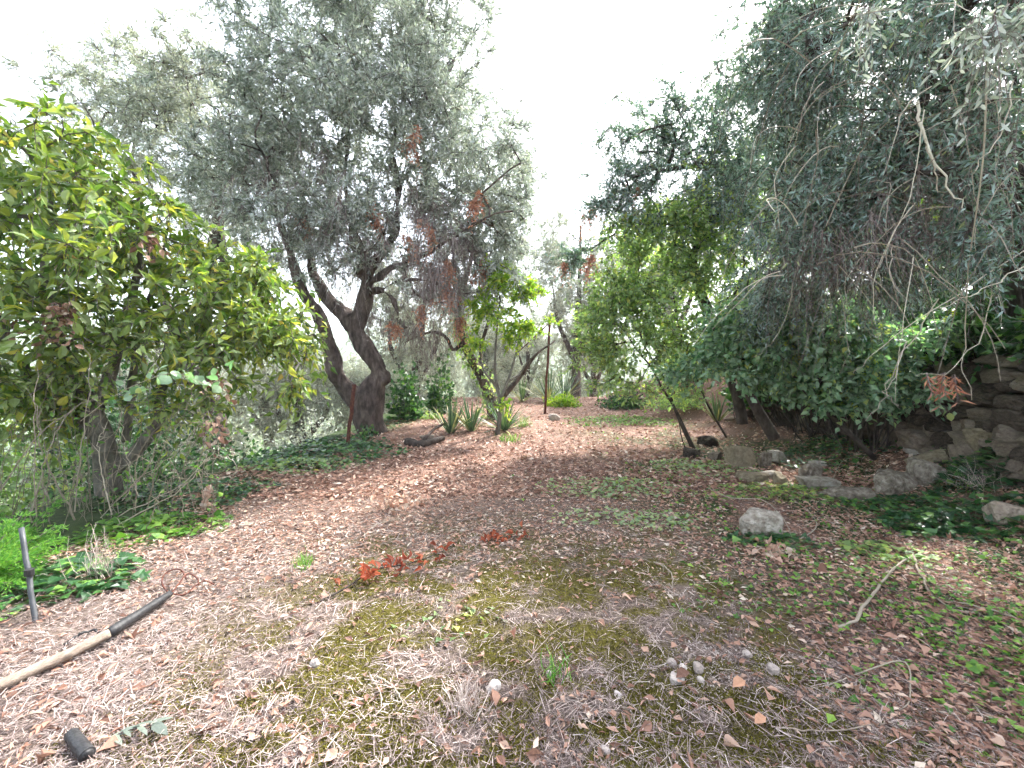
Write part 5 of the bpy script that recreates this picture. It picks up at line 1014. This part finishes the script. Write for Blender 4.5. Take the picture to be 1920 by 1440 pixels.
x, y = scatter(60000, 1.15, 12, rng, 900); k = (x > drop_x(y) - 1.5) & (x < wall_x(y)) & (rng.random(len(x)) < m_green(x, y) * np.where(x < bare_x(y), .16, .55)); x, y = x[k], y[k]; n = len(x); p_, d_, u_ = lay(x, y, rng, rng.random(n) * .05 + .008, .3)
a = Acc(); l_ = rng.uniform(.016, .045, n) * (1 + .05 * y); place(a, T_broad_low(), p_, d_, nrm(u_ + rng.normal(size=(n, 3)) * .4), l_, l_ * .42, rng.random(n)); o = link('ground_weeds', a.mesh('ground_weeds', M['clover'])); o['kind'] = 'stuff'; o['label'] = 'small green weeds among the litter'; o['category'] = 'weeds'
rng = np.random.default_rng(155)
c0 = gpt(1350, 1245); n = 1300; x = c0[0] + rng.normal(size=n) * .20; y = c0[1] + rng.normal(size=n) * .13; v, f = stone_verts(5, (1, 1, .7), 1); a = Acc(); s_ = rng.uniform(.002, .007, n); R = rng.random(n) * 6.28
vv = v[None] * s_[:, None, None]; c_, q_ = np.cos(R)[:, None], np.sin(R)[:, None]; vv = np.stack([vv[..., 0] * c_ - vv[..., 1] * q_, vv[..., 0] * q_ + vv[..., 1] * c_, vv[..., 2]], -1) + np.stack([x, y, H(x, y)], 1)[:, None]
a.add(vv, f, rng.random(n)); o = link('gravel', a.mesh('gravel', M['pebble'])); o['kind'] = 'stuff'; o['label'] = 'fine pale gravel patch at the lower right'; o['category'] = 'gravel'

# larger fallen leaves lie singly
rng = np.random.default_rng(156); T = T_broad(.3, .35); msv = [template_meshes(T_dry(c_, f_, i_), M['litter'], 'fallen%d' % i_) for i_, (c_, f_) in enumerate([(.25, .6), (.5, 1.2), (-.3, .9), (.2, 2.0), (.7, .5)])]
x, y = scatter(520, 1.3, 7.5, rng, 60); k = inb(x, y) & (rng.random(len(x)) < .35 + .6 * m_leafy(x, y)); x, y = x[k][:230], y[k][:230]
for i in range(len(x)):
    L = rng.uniform(.035, .095); o = bpy.data.objects.new('fallen_leaf', msv[i % 5][min(8, int(rng.beta(3, 2) * 9))]); S.collection.objects.link(o); o.location = (x[i], y[i], h1(x[i], y[i]) + .022)
    o.rotation_euler = (rng.normal() * .7 + (math.pi if rng.random() < .4 else 0), rng.normal() * .25, rng.random() * 6.28); o.scale = (L, L * rng.uniform(.2, .34), L * rng.uniform(.6, 1.3))
    o['label'] = 'single curled brown leaf fallen on the straw'; o['category'] = 'leaf'; o['group'] = 'larger fallen leaves on the ground'
for px, py, lab, rv in [(1090, 847 + 0, 'x', 0)][:0]: pass
for px, py, lab, mk, rv, L in [(1792, 806, 'bright yellow leaf on a slab at the wall foot', 'broad', .93, .10), (1740, 978, 'large lime green leaf standing out in the dark ivy', 'clover', .95, .12), (1415, 1372, 'orange oval leaf on moss at the lower right', 'dead', .9, .075), (1374, 1302, 'salmon coloured narrow leaf by the gravel', 'dead', .95, .09), (1268, 1284, 'dark upturned leaf left of the gravel', 'litter', .2, .09)]:
    ms2 = template_meshes(T_dry(.25, .4, 9), M[mk], 'one'); o = bpy.data.objects.new('fallen_leaf', ms2[min(8, int(rv * 9))]); S.collection.objects.link(o); q_ = gpt(px, py, .04); o.location = q_; o.rotation_euler = (.3, -.1, .4); o.scale = (L, L * .27, L); o['label'] = lab; o['category'] = 'leaf'

# ------------------------------------------------------------------ thin haze over the valley
import bmesh
bm = bmesh.new(); bmesh.ops.create_cube(bm, size=1.0)
for v in bm.verts: v.co = Vector((v.co.x * 5400, v.co.y * 5400, 0)) + Vector((0, 0, 170 if v.co.z > 0 else -60))
me = bpy.data.meshes.new('haze'); bm.to_mesh(me); bm.free()
m, t, o_ = newmat('haze'); pv = t.nodes.new('ShaderNodeVolumePrincipled'); pv.inputs['Density'].default_value = .0008; pv.inputs['Color'].default_value = (.86, .92, 1, 1); pv.inputs['Anisotropy'].default_value = .3
t.links.new(pv.outputs[0], o_.inputs['Volume']); me.materials.append(m); o = link('haze', me, kind='stuff'); o['label'] = 'thin pale haze in the valley'; o['category'] = 'haze'
print('TRIS', sum(len(o.data.polygons) for o in S.objects if o.type == 'MESH'), 'unique loops-tri', sum(len(m_.loops) - 2 * len(m_.polygons) for m_ in bpy.data.meshes))
